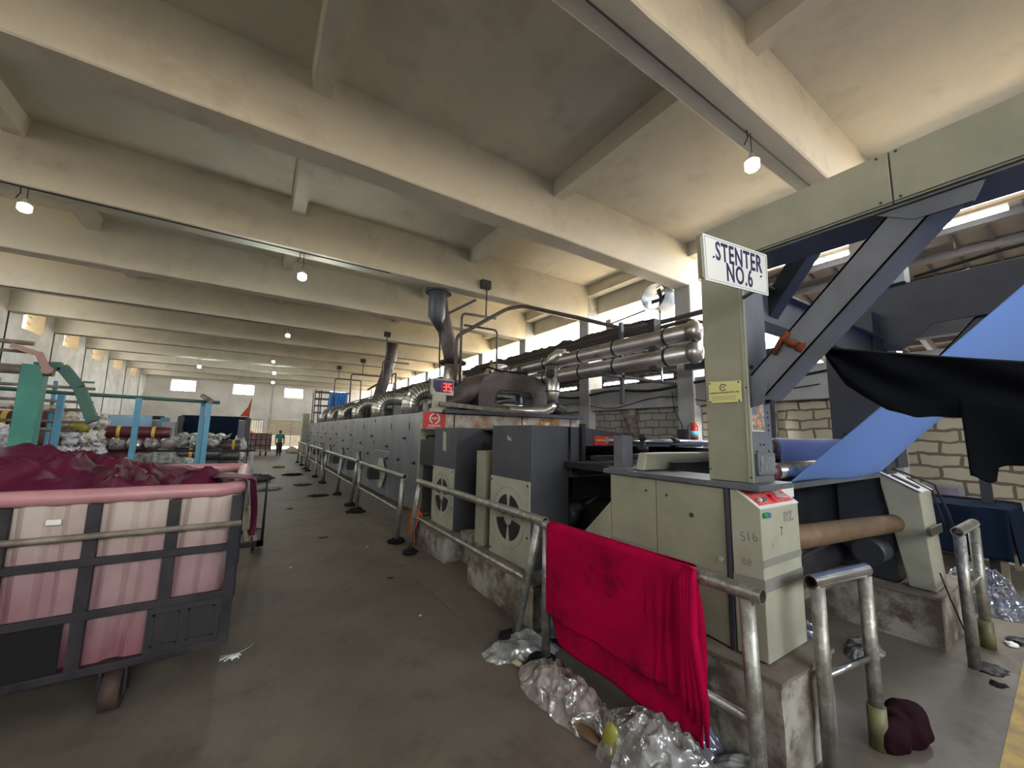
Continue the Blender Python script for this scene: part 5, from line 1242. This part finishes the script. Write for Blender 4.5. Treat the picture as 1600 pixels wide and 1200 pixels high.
text('lettering', 'STENTER', 0.130, 'ink_navy', bd, TMt(0.53, 0.69), 0.0006, 0.72, 0.0024)
text('lettering', 'NO.6', 0.132, 'ink_navy', bd, TMt(0.52, 0.28), 0.0006, 0.72, 0.0024)
for (a, b2, c, d) in ((0.02, 0.98, 0.955, 0.962), (0.02, 0.98, 0.04, 0.047), (0.02, 0.023, 0.04, 0.96), (0.977, 0.98, 0.04, 0.96)): qplate('border_line', a, b2, c, d, 0, 0.001, 'ink_navy', bd)
for (u, v) in ((0.13, 0.55), (0.87, 0.42)):
    MB().cyl(SQ(u, v, 0), SQ(u, v, 0.006), 0.005, 8).build('screw', 'ink_navy', bd)

# ---------------------------------------------------------------- fabric webs and rollers
def web(u, v):
    xa, xb = 3.1, 5.05
    y = 1.28 - 2.2 * v; z = 1.385 + 2.15 * v + 0.02 * math.sin(v * 7) * (u - .5)
    x = xa + (xb - xa) * u
    y += 0.07 * math.exp(-((u - 1.0) / 0.25) ** 2) * math.sin(v * 5); z += 0.012 * math.sin(u * 7 + v * 4) - 0.05 * math.sin(math.pi * u) * (0.3 + v)
    return (x, y, z)
tag(MB().grid(web, 50, 60).build('fabric_web', 'blue_fabric', solid=0.003), 'wide sheet of light blue fabric rising diagonally from the roller up past the black cloth', 'fabric')
fb_ = MB().grid(lambda u, v: (3.16 + 1.95 * u, *( (1.36 + 0.34 * v, 1.40 + .05 * v) if v < .3 else (1.6 + .1 * (v - .3), 1.42 + 0.36 * (v - .3)) )), 30, 30)
t = thing('roller_stand', 'steel rollers carrying pale blue fabric between the two entry towers', 'rollers', (4.0, 1.4, 1.4))
m = MB(); m.cyl((2.95, 1.33, 1.472), (5.0, 1.33, 1.472), 0.058, 28); m.build('front_roller', 'bright_steel', t)
m = MB(); m.cyl((2.9, 1.5, 1.63), (5.02, 1.5, 1.63), 0.07, 24); m.build('upper_roller', 'bright_steel', t)
m = MB(); m.cyl((2.93, 1.33, 1.472), (3.02, 1.33, 1.472), 0.063, 20); m.build('end_disc', 'plum_roll', t); m = MB(); m.cyl((3.3, 1.5, 1.63), (3.36, 1.5, 1.63), 0.078, 20); m.build('end_disc', 'plum_roll', t)
def back(u, v):
    x = 3.4 + 1.58 * u
    if v < 0.25: a = math.pi / 2 - v / 0.25 * math.pi * 0.5; return (x, 1.5 - 0.075 * math.cos(a), 1.63 + 0.075 * math.sin(a))
    k = (v - .25) / .75; return (x, 1.425 + 0.01 * k, 1.63 - 0.2 * k)
MB().grid(back, 20, 24).build('fabric_fall', 'blue_fabric_pale', t, solid=0.003)
def backtop(u, v): return (3.4 + 1.58 * u, 1.5 + 0.9 * v, 1.705 - 0.08 * v)
MB().grid(backtop, 20, 10).build('fabric_run', 'blue_fabric_pale', t, solid=0.003)
for y_, z_ in ((1.33, 1.472), (1.5, 1.63)): MB().tube([(2.75, y_, z_), (2.95, y_, z_)], 0.025, 10).build('shaft', 'bright_steel', t)
MB().box(2.74, 5.05, 1.26, 1.34, 1.355, 1.395).build('front_bar', 'frame_grey', t)
MB().box(2.8, 3.1, 1.24, 1.26, 1.31, 1.39).build('white_tag', 'white_paint', t)
MB().box(2.75, 5.05, 1.9, 1.95, 0.5, 1.5).build('blackout_sheet', 'black', t); MB().box(2.76, 2.8, 1.34, 1.9, 0.5, 1.38).build('blackout_sheet', 'frame_dark', t)  # dark sheets added to black out the gap behind the rollers
MB().box(3.9, 4.7, 1.86, 1.9, 0.7, 1.3).build('inner_sheet', 'navy_cloth', t)
t = thing('cardboard_roll', 'long brown cardboard core lying between the two entry frames', 'roll', (3.9, 1.2, 1.0))
MB().tube([(2.8, 1.22, 1.07), (3.5, 1.22, 1.03), (4.97, 1.2, 0.95)], 0.077, 24).build('tube', 'cardboard', t)
MB().tube([(4.98, 1.2, 0.95), (5.05, 1.2, 0.945)], 0.04, 12).build('core_end', 'black', t)
t = thing('floor_roller', 'dark roller with pipes low between the two plinths', 'roller', (3.9, 1.4, 0.3))
MB().cyl((2.95, 1.6, 0.62), (4.85, 1.6, 0.62), 0.1, 18).build('roller', 'iron_dark', t); MB().cyl((4.6, 1.3, 0.72), (4.85, 1.3, 0.72), 0.11, 18).build('end_flange', 'frame_dark', t)
MB().box(2.93, 4.86, 1.5, 1.7, 0.42, 0.5).build('bed_beam', 'rusty_pipe', t); MB().box(2.95, 4.85, 2.2, 2.3, 0.0, 1.35).build('back_wall', 'black', t)
MB().tube([(2.95, 1.28, 0.86), (4.2, 1.35, 0.9)], 0.02, 8).build('pipe', 'iron_dark', t)

# black cloth slung from the near brace
t = thing('black_cloth', 'big black cloth slung on a rope from the near brace, its end hanging down', 'cloth', (2.78, 0.9, 2.2))
def rope_z(y): return 2.245 - 0.27 * (0.93 - y) + 0.16 * max(0, 0.2 - y) ** 1.5
PR = [(0.93, 0.0), (0.88, 0.1), (0.82, 0.2), (0.74, 0.26), (0.65, 0.31), (0.55, 0.325), (0.49, 0.305), (0.38, 0.285), (-0.6, 0.22)]
def prof(y):
    for (a_, da), (b_, db) in zip(PR, PR[1:]):
        if a_ >= y >= b_: return da + (db - da) * (a_ - y) / (a_ - b_)
    return PR[-1][1]
def cloth(u, v):
    y = 0.93 - 1.53 * u; d = prof(y)
    x = 2.79 + 0.035 * math.sin(v * 3.1) * min(1, u * 5) + 0.012 * math.sin(v * 9 + y * 14) + 0.02 * nz3(y * 4, v * 3, 1)
    return (x, y, rope_z(y) - d * v + 0.008 * nz3(y * 9, v * 2, 4) * v)
MB().grid(cloth, 110, 40).build('slung_sheet', 'black_cloth', t, solid=0.004)
def tail(u, v):
    y = 0.395 - 0.95 * u; zt_ = rope_z(y) - 0.2
    zb_ = 1.55 - 0.03 * math.exp(-((y - 0.34) / 0.03) ** 2) + (0.05 if y < 0.315 else 0) + 0.02 * max(0, 0.3 - y)
    return (2.765 + 0.02 * math.sin(y * 22 + v * 2) * v, y - 0.02 * v * (1 - u) + 0.01 * v, zt_ + (zb_ - zt_) * v)
MB().grid(tail, 90, 24).build('hanging_end', 'black_cloth', t, solid=0.004)
m = MB(); m.tube([(2.47, 1.0, 2.27), (2.46, 0.95, 2.23), (2.6, 0.9, 2.22), (2.74, 0.93, 2.24)], [0.012, 0.024, 0.022, 0.012], 8); m.blob((2.5, 0.91, 2.2), (0.035, 0.035, 0.035), 14, 10, 0.4, 18, 3, True); m.build('tie_knot', 'rust_rag', t)
m = MB(); m.tube([(2.462, 1.04, 2.18), (2.465, 1.0, 2.25), (2.468, 0.96, 2.3)], 0.014, 6); m.build('tie_strip', 'rust_rag', t)
MB().tube([(2.74, 0.93, 2.24)] + [(2.79, y_, rope_z(y_)) for y_ in (0.7, 0.4, 0.1, -0.2, -0.6)] + [(2.7, -0.75, 2.8)], 0.006, 6).build('rope', 'cable', t)

# far console
t = thing('control_console', 'far cream control console with cables over its sloping top, on the wide plinth', 'console', (5.2, 1.1, 0.42))
body = MB().prism([(0.97, 0.42), (1.14, 0.42), (1.27, 1.3), (1.27, 1.395), (1.01, 1.24)], 'x', 4.98, 5.36).build('housing', 'cream_light', t, bevel=0.008)
MB().prism([(1.0, 1.247), (1.27, 1.402), (1.27, 1.41), (0.998, 1.256)], 'x', 4.97, 5.37).build('top_panel', 'white_enamel', t)
MB().prism([(1.03, 1.275), (1.2, 1.373), (1.2, 1.385), (1.03, 1.288)], 'x', 5.04, 5.11).build('dark_strip', 'iron_dark', t)
MB().box(4.975, 5.365, 0.962, 0.975, 0.88, 0.95).build('grime_band', 'tape_smear', t)
MB().tube([(5.12, 1.3, 1.47), (5.2, 1.15, 1.4), (5.35, 0.98, 1.3), (5.4, 0.92, 1.05), (5.42, 0.9, 0.9)], 0.01, 6).build('cable', 'cable', t)
MB().tube([(5.15, 1.12, 1.36), (5.25, 0.98, 1.25), (5.33, 0.95, 1.0), (5.36, 0.94, 0.85)], 0.007, 6).build('cable', 'cable', t)
MB().tube([(4.93, 0.93, 0.6), (5.0, 0.9, 0.4), (5.05, 0.86, 0.2), (5.15, 0.84, 0.01)], 0.006, 6).build('cable', 'cable', t)
MB().box(4.95, 5.1, 1.28, 1.4, 1.39, 1.55).build('terminal_box', 'plastic_grey', t)

# ---------------------------------------------------------------- crimson towel
def towel(front):
    def fn(u, v):
        y = 2.43 - 1.16 * u
        bunch = max(0.0, (u - 0.78) / 0.22)
        side = -1 if front else 1
        zbot = 0.24 if not front else 0.30
        L = 1.045 - (zbot if not front else (0.42 if u < 0.62 else 0.47) )
        if front: zb = 0.40 - 0.0 * u
        else: zb = 0.24 + 0.02 * math.sin(u * 9)
        if u < 0.12 and not front: zb += (0.12 - u) * 1.2
        r = 0.042
        if v < 0.1:
            a = math.pi / 2 * (v / 0.1); x = 1.95 + side * r * math.sin(a); z = 1.0 + r * math.cos(a)
        else:
            k = (v - 0.1) / 0.9; x = 1.95 + side * (r + 0.03 * k * (0.4 if front else 0.6)); z = 1.0 - (1.0 - zb) * k
            fold_ = 0.028 * bunch * math.sin(u * 95) + 0.012 * math.sin(u * 14 + 1.2 * k) * k + 0.006 * nz3(u * 6, v * 6, 2) 
            x += fold_ * min(1, k * 4)
            if bunch > 0: y += 0.012 * math.sin(k * 5 + u * 40) 
        x += side * 0.012 * bunch
        return (x, y, z)
    return fn
t = thing('towel', 'crimson towel with oily smudges hung over the nearest pipe railing', 'towel', (1.95, 1.85, 1.0))
MB().grid(towel(True), 150, 70).build('front_flap', 'crimson_towel', t, solid=0.004)
def longflap(u, v):
    p = Vector(towel(False)(u, v)); 
    return (1.90 - (0.0) - 0.006 * 0 if False else p.x, p.y, p.z)
def under(u, v):   # the longer layer, hanging on the aisle side under the front flap
    y = 2.42 - 1.20 * u; k = v; bunch = max(0.0, (u - 0.75) / 0.25)
    zb = 0.22 + max(0, 0.1 - u) * 2.2 * 0.9
    z = 0.98 - (0.98 - zb) * k
    x = 1.912 + 0.0 * k + 0.010 * math.sin(u * 14 + 1.2 * k) * k + 0.012 * bunch * math.sin(u * 80) - 0.0 
    return (x + 0.012, y, z)
MB().grid(under, 120, 40).build('long_flap', 'crimson_towel', t, solid=0.004)
MB().grid(towel(False), 100, 40).build('back_flap', 'crimson_towel', t, solid=0.004)
m = MB()
for i in range(4):
    yy = 1.285 - 0.02 * i; m.tube([(1.93 - .01 * i, yy, 1.045), (1.885, yy, 0.98), (1.875 - .006 * i, yy - .01, 0.75), (1.88, yy - .015 * i, 0.45), (1.885, yy - .015 * i, 0.36 - 0.03 * i)], [0.012, 0.02, 0.022, 0.02, 0.008], 10)
m.build('gathered_folds', 'crimson_towel', t)

# ---------------------------------------------------------------- litter at the railing
t = thing('waste_bin', 'small dark waste drum with a clear plastic liner, behind the towel railing', 'bin', (2.3, 2.72, 0))
MB().tube([(2.3, 2.72, 0.0), (2.3, 2.72, 0.02), (2.3, 2.72, 0.5)], [0.15, 0.16, 0.17], 28).build('drum', 'navy_cloth', t)
def liner(u, v):
    a = 2 * math.pi * u; k = v; r = 0.178 + 0.012 * math.sin(a * 9) * (1 - k) + 0.008 * nz3(math.cos(a) * 3, math.sin(a) * 3, k * 6) - 0.03 * max(0, .15 - v) 
    return (2.3 + r * math.cos(a), 2.72 + r * math.sin(a), 0.54 - 0.46 * k + 0.01 * math.sin(a * 5))
MB().grid(liner, 80, 24).build('liner', 'plastic_bluish', t)
def heap(name, lb, cx, cy, rx, ry, h, ang, m_, seed, z0=0.0, n=110):
    ca, sa = math.cos(ang), math.sin(ang)
    t = thing(name, lb, 'plastic', (cx, cy, z0))
    for L_ in range(2):
        def fn(u, v):
            a = 2 * math.pi * u; r = v; s_ = seed + L_ * 5
            edge = 1 + 0.28 * nz3(math.cos(a) * 1.4 + s_, math.sin(a) * 1.4, s_) + 0.12 * nz3(math.cos(a) * 5, math.sin(a) * 5 + s_, 1)
            edge *= (1 - 0.15 * L_)
            lx = rx * r * math.cos(a) * edge; ly = ry * r * math.sin(a) * edge
            x = cx + lx * ca - ly * sa; y = cy + lx * sa + ly * ca
            dome = max(0, 1 - r ** 2.0)
            w = Vector((nz3(x * 3.5, y * 3.5, s_), nz3(x * 3.5 + 7, y * 3.5, s_), 0))
            q = Vector((x * 3.6 + s_, y * 3.6, s_))
            rid = (1 - abs(noise.noise(q + w * 2.0)) * 3.2) * 0.55 + (1 - abs(noise.noise(q * 2.3 + w * 2.5)) * 3) * 0.22 + (1 - abs(noise.noise(q * 5 + w * 3)) * 3) * 0.04
            z = z0 + 0.004 + h * (1 - 0.3 * L_) * dome * (0.72 + 0.34 * rid)
            return (x + 0.07 * w.x * dome, y + 0.07 * w.y * dome, max(z0 + 0.003, z))
        MB().grid(fn, n, n // 2, True).build('film', m_, t)
    return t
heap('plastic_wrap', 'pinkish crumpled clear plastic wrap on the floor at the left foot of the towel railing', 1.80, 2.12, 0.17, 0.42, 0.22, 0.02, 'plastic_pinkish', 3)
heap('plastic_wrap', 'large glossy pile of clear plastic wrap under the hanging towel, nearest the camera', 1.84, 1.42, 0.2, 0.42, 0.3, 0.06, 'plastic_clear', 7)
heap('plastic_wrap', 'white plastic bag strewn across the floor beside the waste drum', 1.95, 2.75, 0.32, 0.2, 0.13, -0.1, 'plastic_white', 11)
heap('plastic_wrap', 'bluish dark plastic stuffed in the pile beneath the towel corner', 2.18, 1.55, 0.17, 0.25, 0.24, 0.3, 'plastic_bluish', 17)
heap('plastic_wrap', 'pale plastic scraps behind the right post of the towel railing', 2.22, 1.15, 0.12, 0.2, 0.1, 0.3, 'plastic_white', 21)
heap('plastic_wrap', 'bluish crumpled plastic on the floor behind the near short barrier', 3.9, 1.75, 0.5, 0.32, 0.28, 0.1, 'plastic_bluish', 27)
heap('plastic_wrap', 'thin whitish plastic scraps by the bluish plastic behind the near barrier', 4.3, 1.3, 0.28, 0.12, 0.05, 0.2, 'plastic_white', 31)
heap('plastic_wrap', 'dark mauve plastic bag on the floor at the far right beyond the far barrier', 6.6, 0.95, 0.45, 0.35, 0.45, 0.1, 'plastic_bluish', 33)
m = MB().blob((1.72, 1.62, 0.09), (0.03, 0.06, 0.085), 18, 12, 0.3, 9, 3, True, 0.003); tag(m.build('plastic_pouch', 'olive_plastic'), 'small shiny yellow-olive pouch beside the big clear plastic pile', 'pouch')
m = MB().blob((1.72, 1.85, 0.03), (0.05, 0.16, 0.03), 18, 10, 0.3, 9, 5, True, 0.003); tag(m.build('cloth_scrap', 'cardboard'), 'brown cloth scrap sticking out from under the pinkish plastic', 'cloth scrap')
m = MB().blob((1.76, 2.58, 0.02), (0.035, 0.05, 0.025), 14, 8, 0.4, 12, 9, True, 0.002); tag(m.build('foam_scrap', 'foam'), 'small beige foam scrap left of the towel railing on the floor', 'scrap')
def bag(name, lb, c, r, m_, seed, cat='bag'):
    o = MB().blob(c, r, 40, 26, 0.3, 3.2, seed, True, 0.003).build(name, m_); return tag(o, lb, cat)
bag('cloth_bag', 'dark maroon cloth bag slumped at the foot of the near short barrier', (3.3, 0.83, 0.07), (0.16, 0.1, 0.12), 'maroon_dark', 4)
bag('cloth_bag', 'second dark maroon bag leaning against the barrier sleeve, nearest the camera', (3.12, 0.86, 0.06), (0.1, 0.08, 0.09), 'maroon_dark', 8)
def rag(u, v):
    x = 2.24 - 0.09 * math.sin(min(1, v * 1.6) * 1.57) + 0.02 * math.sin(u * 17); y = 6.02 + (u - .5) * (0.36 - 0.2 * v); z = 0.52 - 0.5 * v if v > 0.2 else 0.42 + 0.5 * v
    return (x - 0.03, y + 0.02 * math.sin(v * 12), max(0.01, z + 0.03 * math.sin(u * 12)))
tag(MB().grid(rag, 30, 30).build('orange_rag', 'orange_rag', solid=0.006), 'orange rag hanging off the end of the farther low plinth behind the railing', 'rag')
# floor scraps
def scrap(x, y, s, m_, lb, h=0.008, name='floor_scrap'):
    o = MB().blob((x, y, h * 0.5), (s * 0.8, s * 0.7, h), 24, 10, 0.45, 6 / max(s, 0.05) * 0.3 + 3, x * 7 + y, True, 0.001).build(name, m_); tag(o, lb, 'litter'); return o
b = MB()
for i in range(9):
    a = i * 0.7; b.tube([(-0.02 + 0.07 * math.cos(a), 3.77 + 0.05 * math.sin(a), 0.006), (0.01 + 0.03 * math.sin(a * 3), 3.77, 0.02), (-0.02 - 0.06 * math.cos(a * 1.3), 3.77 - 0.05 * math.sin(a), 0.006)], 0.004, 5)
b.tube([(0, 3.78, 0.01), (0.1, 3.86, 0.006), (0.13, 3.92, 0.005)], 0.002, 5); b.blob((0.0, 3.76, 0.012), (0.04, 0.025, 0.012), 10, 6, .3, 20, 2)
tag(b.build('thread_tangle', 'paper'), 'tangle of white thread on the floor right of the pink bin cart', 'litter')
scrap(1.43, 3.71, 0.018, 'paper', 'tiny white scrap on the aisle floor left of the near low plinth', 0.004)
scrap(1.46, 4.8, 0.05, 'maroon_cloth', 'small maroon rag flat on the aisle floor', 0.006)
scrap(1.04, 7.06, 0.09, 'iron_dark', 'dark strip of cloth lying across the aisle floor mid-way', 0.006)
scrap(1.52, 6.2, 0.03, 'foam', 'little pale crumb near the third railing foot', 0.01)
scrap(0.5, 5.75, 0.02, 'paper', 'tiny white crumb on the aisle floor, nearest the cart', 0.005)
scrap(0.3, 10.3, 0.03, 'paper', 'white crumb in the middle of the aisle beyond the trolley', 0.01)
scrap(1.35, 14.0, 0.35, 'maroon_cloth', 'dark heap of dirty rags by the aisle at the fourth railing', 0.03)
scrap(1.3, 17.0, 0.4, 'black_rough', 'dark rags on the floor beside the fifth railing', 0.05)
scrap(1.0, 20.5, 0.3, 'lime', 'yellow-green cloth dropped by the aisle far along the oven', 0.06)
scrap(0.75, 9.9, 0.08, 'iron_dark', 'small dark scrap on the aisle floor beside the fourth railing', 0.01)
scrap(1.5, 11.5, 0.3, 'black_rough', 'dirty rag trodden at the foot of the fourth railing', 0.02)
scrap(1.9, 8.9, 0.25, 'black_rough', 'black dirty lump at the feet of the third railing', 0.03)
scrap(4.8, 0.7, 0.14, 'black', 'black strip on the floor in front of the far short barrier', 0.01)
scrap(4.55, 0.63, 0.07, 'black_rough', 'small black scrap on the floor near the yellow line', 0.008)
scrap(5.5, 0.66, 0.06, 'white_paint', 'white scrap beside the foot of the far short barrier', 0.02)
scrap(5.0, 0.8, 0.03, 'white_paint', 'white crumb at the left foot of the far short barrier', 0.02)
scrap(5.65, 0.62, 0.12, 'black', 'black scrap right of the far short barrier', 0.02)
scrap(2.3, 32.5, 0.5, 'foam', 'low pale bundle beside the aisle near the far gate', 0.3)

# ---------------------------------------------------------------- right wall things
t = thing('cloth_table', 'low table under a dark navy cloth against the right-hand wall', 'table', (8.2, 1.2, 0))
MB().box(7.7, 8.8, 0.85, 1.9, 0.84, 0.88).build('top', 'wood_slat', t)
for (x, y) in ((7.75, 0.9), (8.75, 0.9), (7.75, 1.85), (8.75, 1.85)): MB().box(x - .03, x + .03, y - .03, y + .03, 0, 0.84).build('leg', 'wood_slat', t)
def tc(u, v):
    x = 7.66 + 1.18 * u
    if v < 0.5: return (x, 1.95 - 1.14 * v / 0.5, 0.892 + 0.006 * math.sin(u * 20))
    k = (v - 0.5) / 0.5; return (x, 0.81 - 0.05 * k + 0.02 * math.sin(u * 22), 0.89 - 0.62 * k)
MB().grid(tc, 40, 30).build('cloth', 'navy_cloth', t, solid=0.006)
MB().grid(lambda u, v: (7.66 - 0.02 * v + 0.015 * math.sin(u * 18), 0.81 + 1.14 * u, 0.89 - 0.6 * v), 30, 16).build('cloth_side', 'navy_cloth', t, solid=0.006)
t = thing('electrical_panel', 'framed pale electrical panel on the painted wall above the navy table', 'panel', (9.04, 1.5, 0.95))
MB().box(9.0, 9.06, 1.35, 1.8, 0.76, 1.04).build('box', 'plastic_grey', t); MB().box(8.99, 9.0, 1.4, 1.75, 0.8, 1.0).build('face', 'lilac_roll', t)
MB().box(8.9, 9.06, 0.75, 1.25, 0.765, 0.8).build('shelf_board', 'white_paint'); tag(bpy.data.objects['shelf_board'], 'white board lying on the ledge of the right-hand wall', 'board')
def column_near(z0): pass
t = thing('fire_extinguisher', 'red fire extinguisher with a pale blue label standing on a wall shelf by the column', 'fire extinguisher', (8.68, 5.5, 1.62))
MB().tube([(8.68, 5.45, 1.63), (8.68, 5.45, 1.65), (8.68, 5.45, 1.95), (8.68, 5.45, 2.0), (8.68, 5.45, 2.03)], [0.07, 0.085, 0.085, 0.05, 0.03], 20).build('cylinder', 'fe_red', t)
MB().tube([(8.68, 5.45, 1.70), (8.68, 5.45, 1.84)], 0.0865, 20).build('label_band', 'label_blue', t)
m = MB(); m.box(8.66, 8.7, 5.4, 5.47, 2.03, 2.06); m.beam((8.68, 5.4, 2.06), (8.68, 5.32, 2.11), 0.015, 0.012); m.build('valve', 'yellow_tape', t)
MB().tube([(8.68, 5.5, 2.03), (8.6, 5.56, 1.95), (8.58, 5.55, 1.75)], 0.012, 8).build('hose', 'black', t)
MB().box(8.5, 8.85, 5.3, 5.9, 1.59, 1.625).build('wall_shelf', 'black'); tag(bpy.data.objects['wall_shelf'], 'thin black shelf under the fire extinguisher', 'shelf')
MB().box(8.74, 8.85, 5.72, 5.95, 1.64, 1.88).build('switch_box', 'frame_dark', bevel=0.005); tag(bpy.data.objects['switch_box'], 'dark grey switch box on the column beside the fire extinguisher', 'switch box')
def cable(lb, pts, r=0.015, m_='cable'): 
    o = MB().tube(pts, r, 6).build('cable', m_); return tag(o, lb, 'cable')
cable('thick black cable running along the lintel of the right-hand wall', [(8.9, y_, 2.98 - 0.06 * math.sin(y_ * 2.1)) for y_ in [0.5 + i * 0.4 for i in range(40)]], 0.035)
cable('thin sagging cable below the thick one on the right-hand lintel', [(8.9, 3.0 + i * 0.5, 2.62 + 0.12 * math.cos(i * 0.9)) for i in range(16)], 0.012)
cable('thin cable dropping from the lintel to the dark switch box', [(8.88, 6.15, 2.85), (8.87, 6.1, 2.4), (8.84, 5.9, 2.05), (8.8, 5.83, 1.88)], 0.01)
MB().tube([(8.92, 3.95, 3.3), (8.92, 3.95, 1.6)], 0.04, 8).build('downpipe', 'frame_dark'); tag(bpy.data.objects['downpipe'], 'dark vertical pipe on the block wall between the two entry towers', 'pipe')
t = thing('steel_walkway', 'black steel walkway beam crossing behind the near entry tower at lintel height', 'walkway', (8.0, 3.0, 3.3))
MB().box(8.3, 8.5, -3, 5.4, 3.25, 3.45).build('beam', 'frame_dark', t)
for y_ in (-2.0, 1.0, 3.6): MB().box(8.35, 8.45, y_, y_ + 0.1, 0, 3.25).build('post', 'frame_dark', t)

# ---------------------------------------------------------------- blue curtain platform at the back of the oven
t = thing('scaffold_platform', 'steel scaffold shelves beside the blue curtain on the far end of the oven', 'scaffold', (3.4, 28.5, OT))
for x in (3.0, 3.35, 5.1): 
    for y_ in (28.0, 29.0): MB().box(x, x + 0.06, y_, y_ + .06, OT - .01, 4.3).build('upright', 'frame_dark', t)
for z in (2.8, 3.25, 3.7, 4.15): MB().box(3.0, 3.9 if z < 4 else 5.16, 27.98, 29.08, z, z + 0.06).build('shelf_rail', 'frame_dark', t)
def cur(u, v): return (3.85 + 1.15 * u - 0.12 * v, 27.9 + 0.05 * math.sin(u * 40), 4.15 - 1.35 * v)
cu2 = MB().grid(cur, 90, 10).build('curtain', 'curtain_blue', solid=0.006); tag(cu2, 'bright blue curtain hanging on the scaffold at the far end of the oven', 'curtain')
MB().box(2.5, 2.9, 28.8, 29.6, 0, 2.75).build('end_cabinet', 'cream_light'); tag(bpy.data.objects['end_cabinet'], 'tall cream cabinet closing the far end of the oven', 'cabinet')
for i in range(3):
    o = MB().prism([(3.05 + i * .55, 2.12), (3.4 + i * .55, 2.12), (3.4 + i * .55, 2.55), (3.22 + i * .55, 2.68)], 'y', 26.6, 26.7).build('cream_guard', 'cream_light'); tag(o, 'cream pointed guard plate on the oven roof below the blue curtain, %s' % ('left', 'middle', 'right')[i], 'guard plate', 'cream guard plates on the far oven roof')

# ---------------------------------------------------------------- lamps
def bulb(x, y, zt, L, lb, on=True, power=0):
    t = thing('hanging_lamp', lb, 'lamp', (x, y, zt), 'bulb lamps hung from the ceiling beams')
    zb = zt - L
    MB().tube([(x, y, zt), (x + 0.01, y, zb + 0.2)], 0.006, 6).build('cord', 'cable', t)
    MB().tube([(x - 0.08, y, zt), (x - 0.07, y, zt - .1), (x - 0.12, y + .02, zt - 0.2)], 0.008, 6).build('loose_wire', 'cable', t)
    MB().tube([(x, y, zb + 0.24), (x, y, zb + 0.19), (x, y, zb + 0.15)], [0.02, 0.035, 0.06], 14).build('socket', 'plastic_grey', t)
    MB().tube([(x, y, zb + 0.15), (x, y, zb + 0.13), (x, y, zb + 0.04), (x, y, zb + 0.01), (x, y, zb)], [0.06, 0.085, 0.085, 0.06, 0.01], 20).build('bulb', 'lamp_on' if on else 'bulb_faint_glow', t)
    if on:
        l = bpy.data.lights.new('lamp_light', 'POINT'); l.energy = power; l.color = (0.9, 1.0, 0.92); l.shadow_soft_size = 0.1
        o = bpy.data.objects.new('lamp_light', l); COL.objects.link(o); o.location = (x, y, zb - 0.12)
bulb(4.89, 2.16, 5.5, 0.52, 'unlit frosted bulb hanging nearest, above the near entry tower', False)
bulb(0.56, 9.3, 5.5, 0.6, 'brightly lit bulb hanging over the aisle, largest glow in view', True, 20)
bulb(-3.42, 9.25, 5.5, 0.42, 'unlit bulb at the left edge near the fabric racks', False)
bulb(0.7, 16.5, 5.5, 0.42, 'unlit bulb over the aisle past the lit one', False)
bulb(0.46, 23.6, 5.5, 0.4, 'small unlit bulb hanging far over the aisle', False)
bulb(-2.9, 27.2, 5.5, 0.55, 'lit bulb far back on the left side', True, 35)
bulb(0.64, 27.2, 5.5, 0.55, 'lit bulb far over the aisle, upper of two close together', True, 35)
bulb(0.7, 30.9, 5.5, 0.75, 'farthest lit bulb over the aisle, lower of two close together', True, 35)
for yy, xs in ((2.18, (-2.0, 8.8)), (9.22, (-7.3, 2.4)), (16.42, (-7.3, 1.2)), (23.62, (-7.3, 1.0)), (27.22, (-7.3, 6)), (30.82, (-7.3, 6))):
    o = MB().tube([(xs[0], yy, 5.485), ((xs[0] + xs[1]) / 2, yy, 5.487), (xs[1], yy, 5.485)], 0.011, 6).build('conduit', 'cable')
    tag(o, 'thin conduit along the underside of the %s ceiling beam that carries one' % {2.18: 'nearest', 9.22: 'second', 16.42: 'third', 23.62: 'fourth', 27.22: 'fifth', 30.82: 'sixth'}[yy], 'conduit')
def tube_light(a, b2, lb, power=60, grp='fluorescent tubes in the side shed'):
    t = thing('tube_light', lb, 'tube light', a, grp)
    a = Vector(a); b2 = Vector(b2)
    MB().cyl(a, b2, 0.03, 10).build('tube', 'tube_on', t)
    up = Vector((0.02, 0, 0.06)); MB().beam(a + up, b2 + up, 0.07, 0.05).build('batten', 'white_enamel', t)
    l = bpy.data.lights.new('tube_glow', 'AREA'); l.shape = 'RECTANGLE'; l.size = (b2 - a).length; l.size_y = 0.06; l.energy = power; l.color = (0.95, 0.97, 1)
    o = bpy.data.objects.new('tube_glow', l); COL.objects.link(o); o.location = (a + b2) / 2 + Vector((-0.0, 0, -0.05))
    d = (b2 - a).normalized(); o.rotation_euler = frame((0, 0, 0), d, Vector((-0.5, 0, 0.3)).cross(d).cross(d) * -1).to_euler() if False else frame((0, 0, 0), d, Vector((0, 0, 1)).cross(d)).to_euler()
tube_light((9.3, 1.44, 5.24), (9.3, 0.58, 5.24), 'long lit tube under the shed roof, seen right of the near brace')
tube_light((9.3, 3.25, 5.27), (9.3, 2.5, 5.27), 'lit tube under the shed roof, seen left of the near brace')
tube_light((14.0, 5.3, 5.0 - 0.5), (14.0, 4.9, 4.5), 'small lit tube far under the shed roof beside the near tower', 30)
tube_light((13.0, 3.9, 4.6), (13.0, 3.3, 4.6), 'small lit tube far under the shed roof below the near brace', 30)
for i, (y0_, y1_) in enumerate(((6.2, 7.1), (7.3, 8.6), (9.9, 10.7))):
    tube_light((9.0, y0_, 3.26), (9.0, y1_, 3.26), 'lit tube on the lintel under the twin pipes, %s of three' % ('right', 'middle', 'left')[i], 25, 'fluorescent tubes on the lintel')
t2_ = tube_light((8.78, 4.55, 2.3), (8.78, 4.25, 2.3), 'small lit tube on the block wall behind the near tower', 12, 'fluorescent tubes on the lintel')
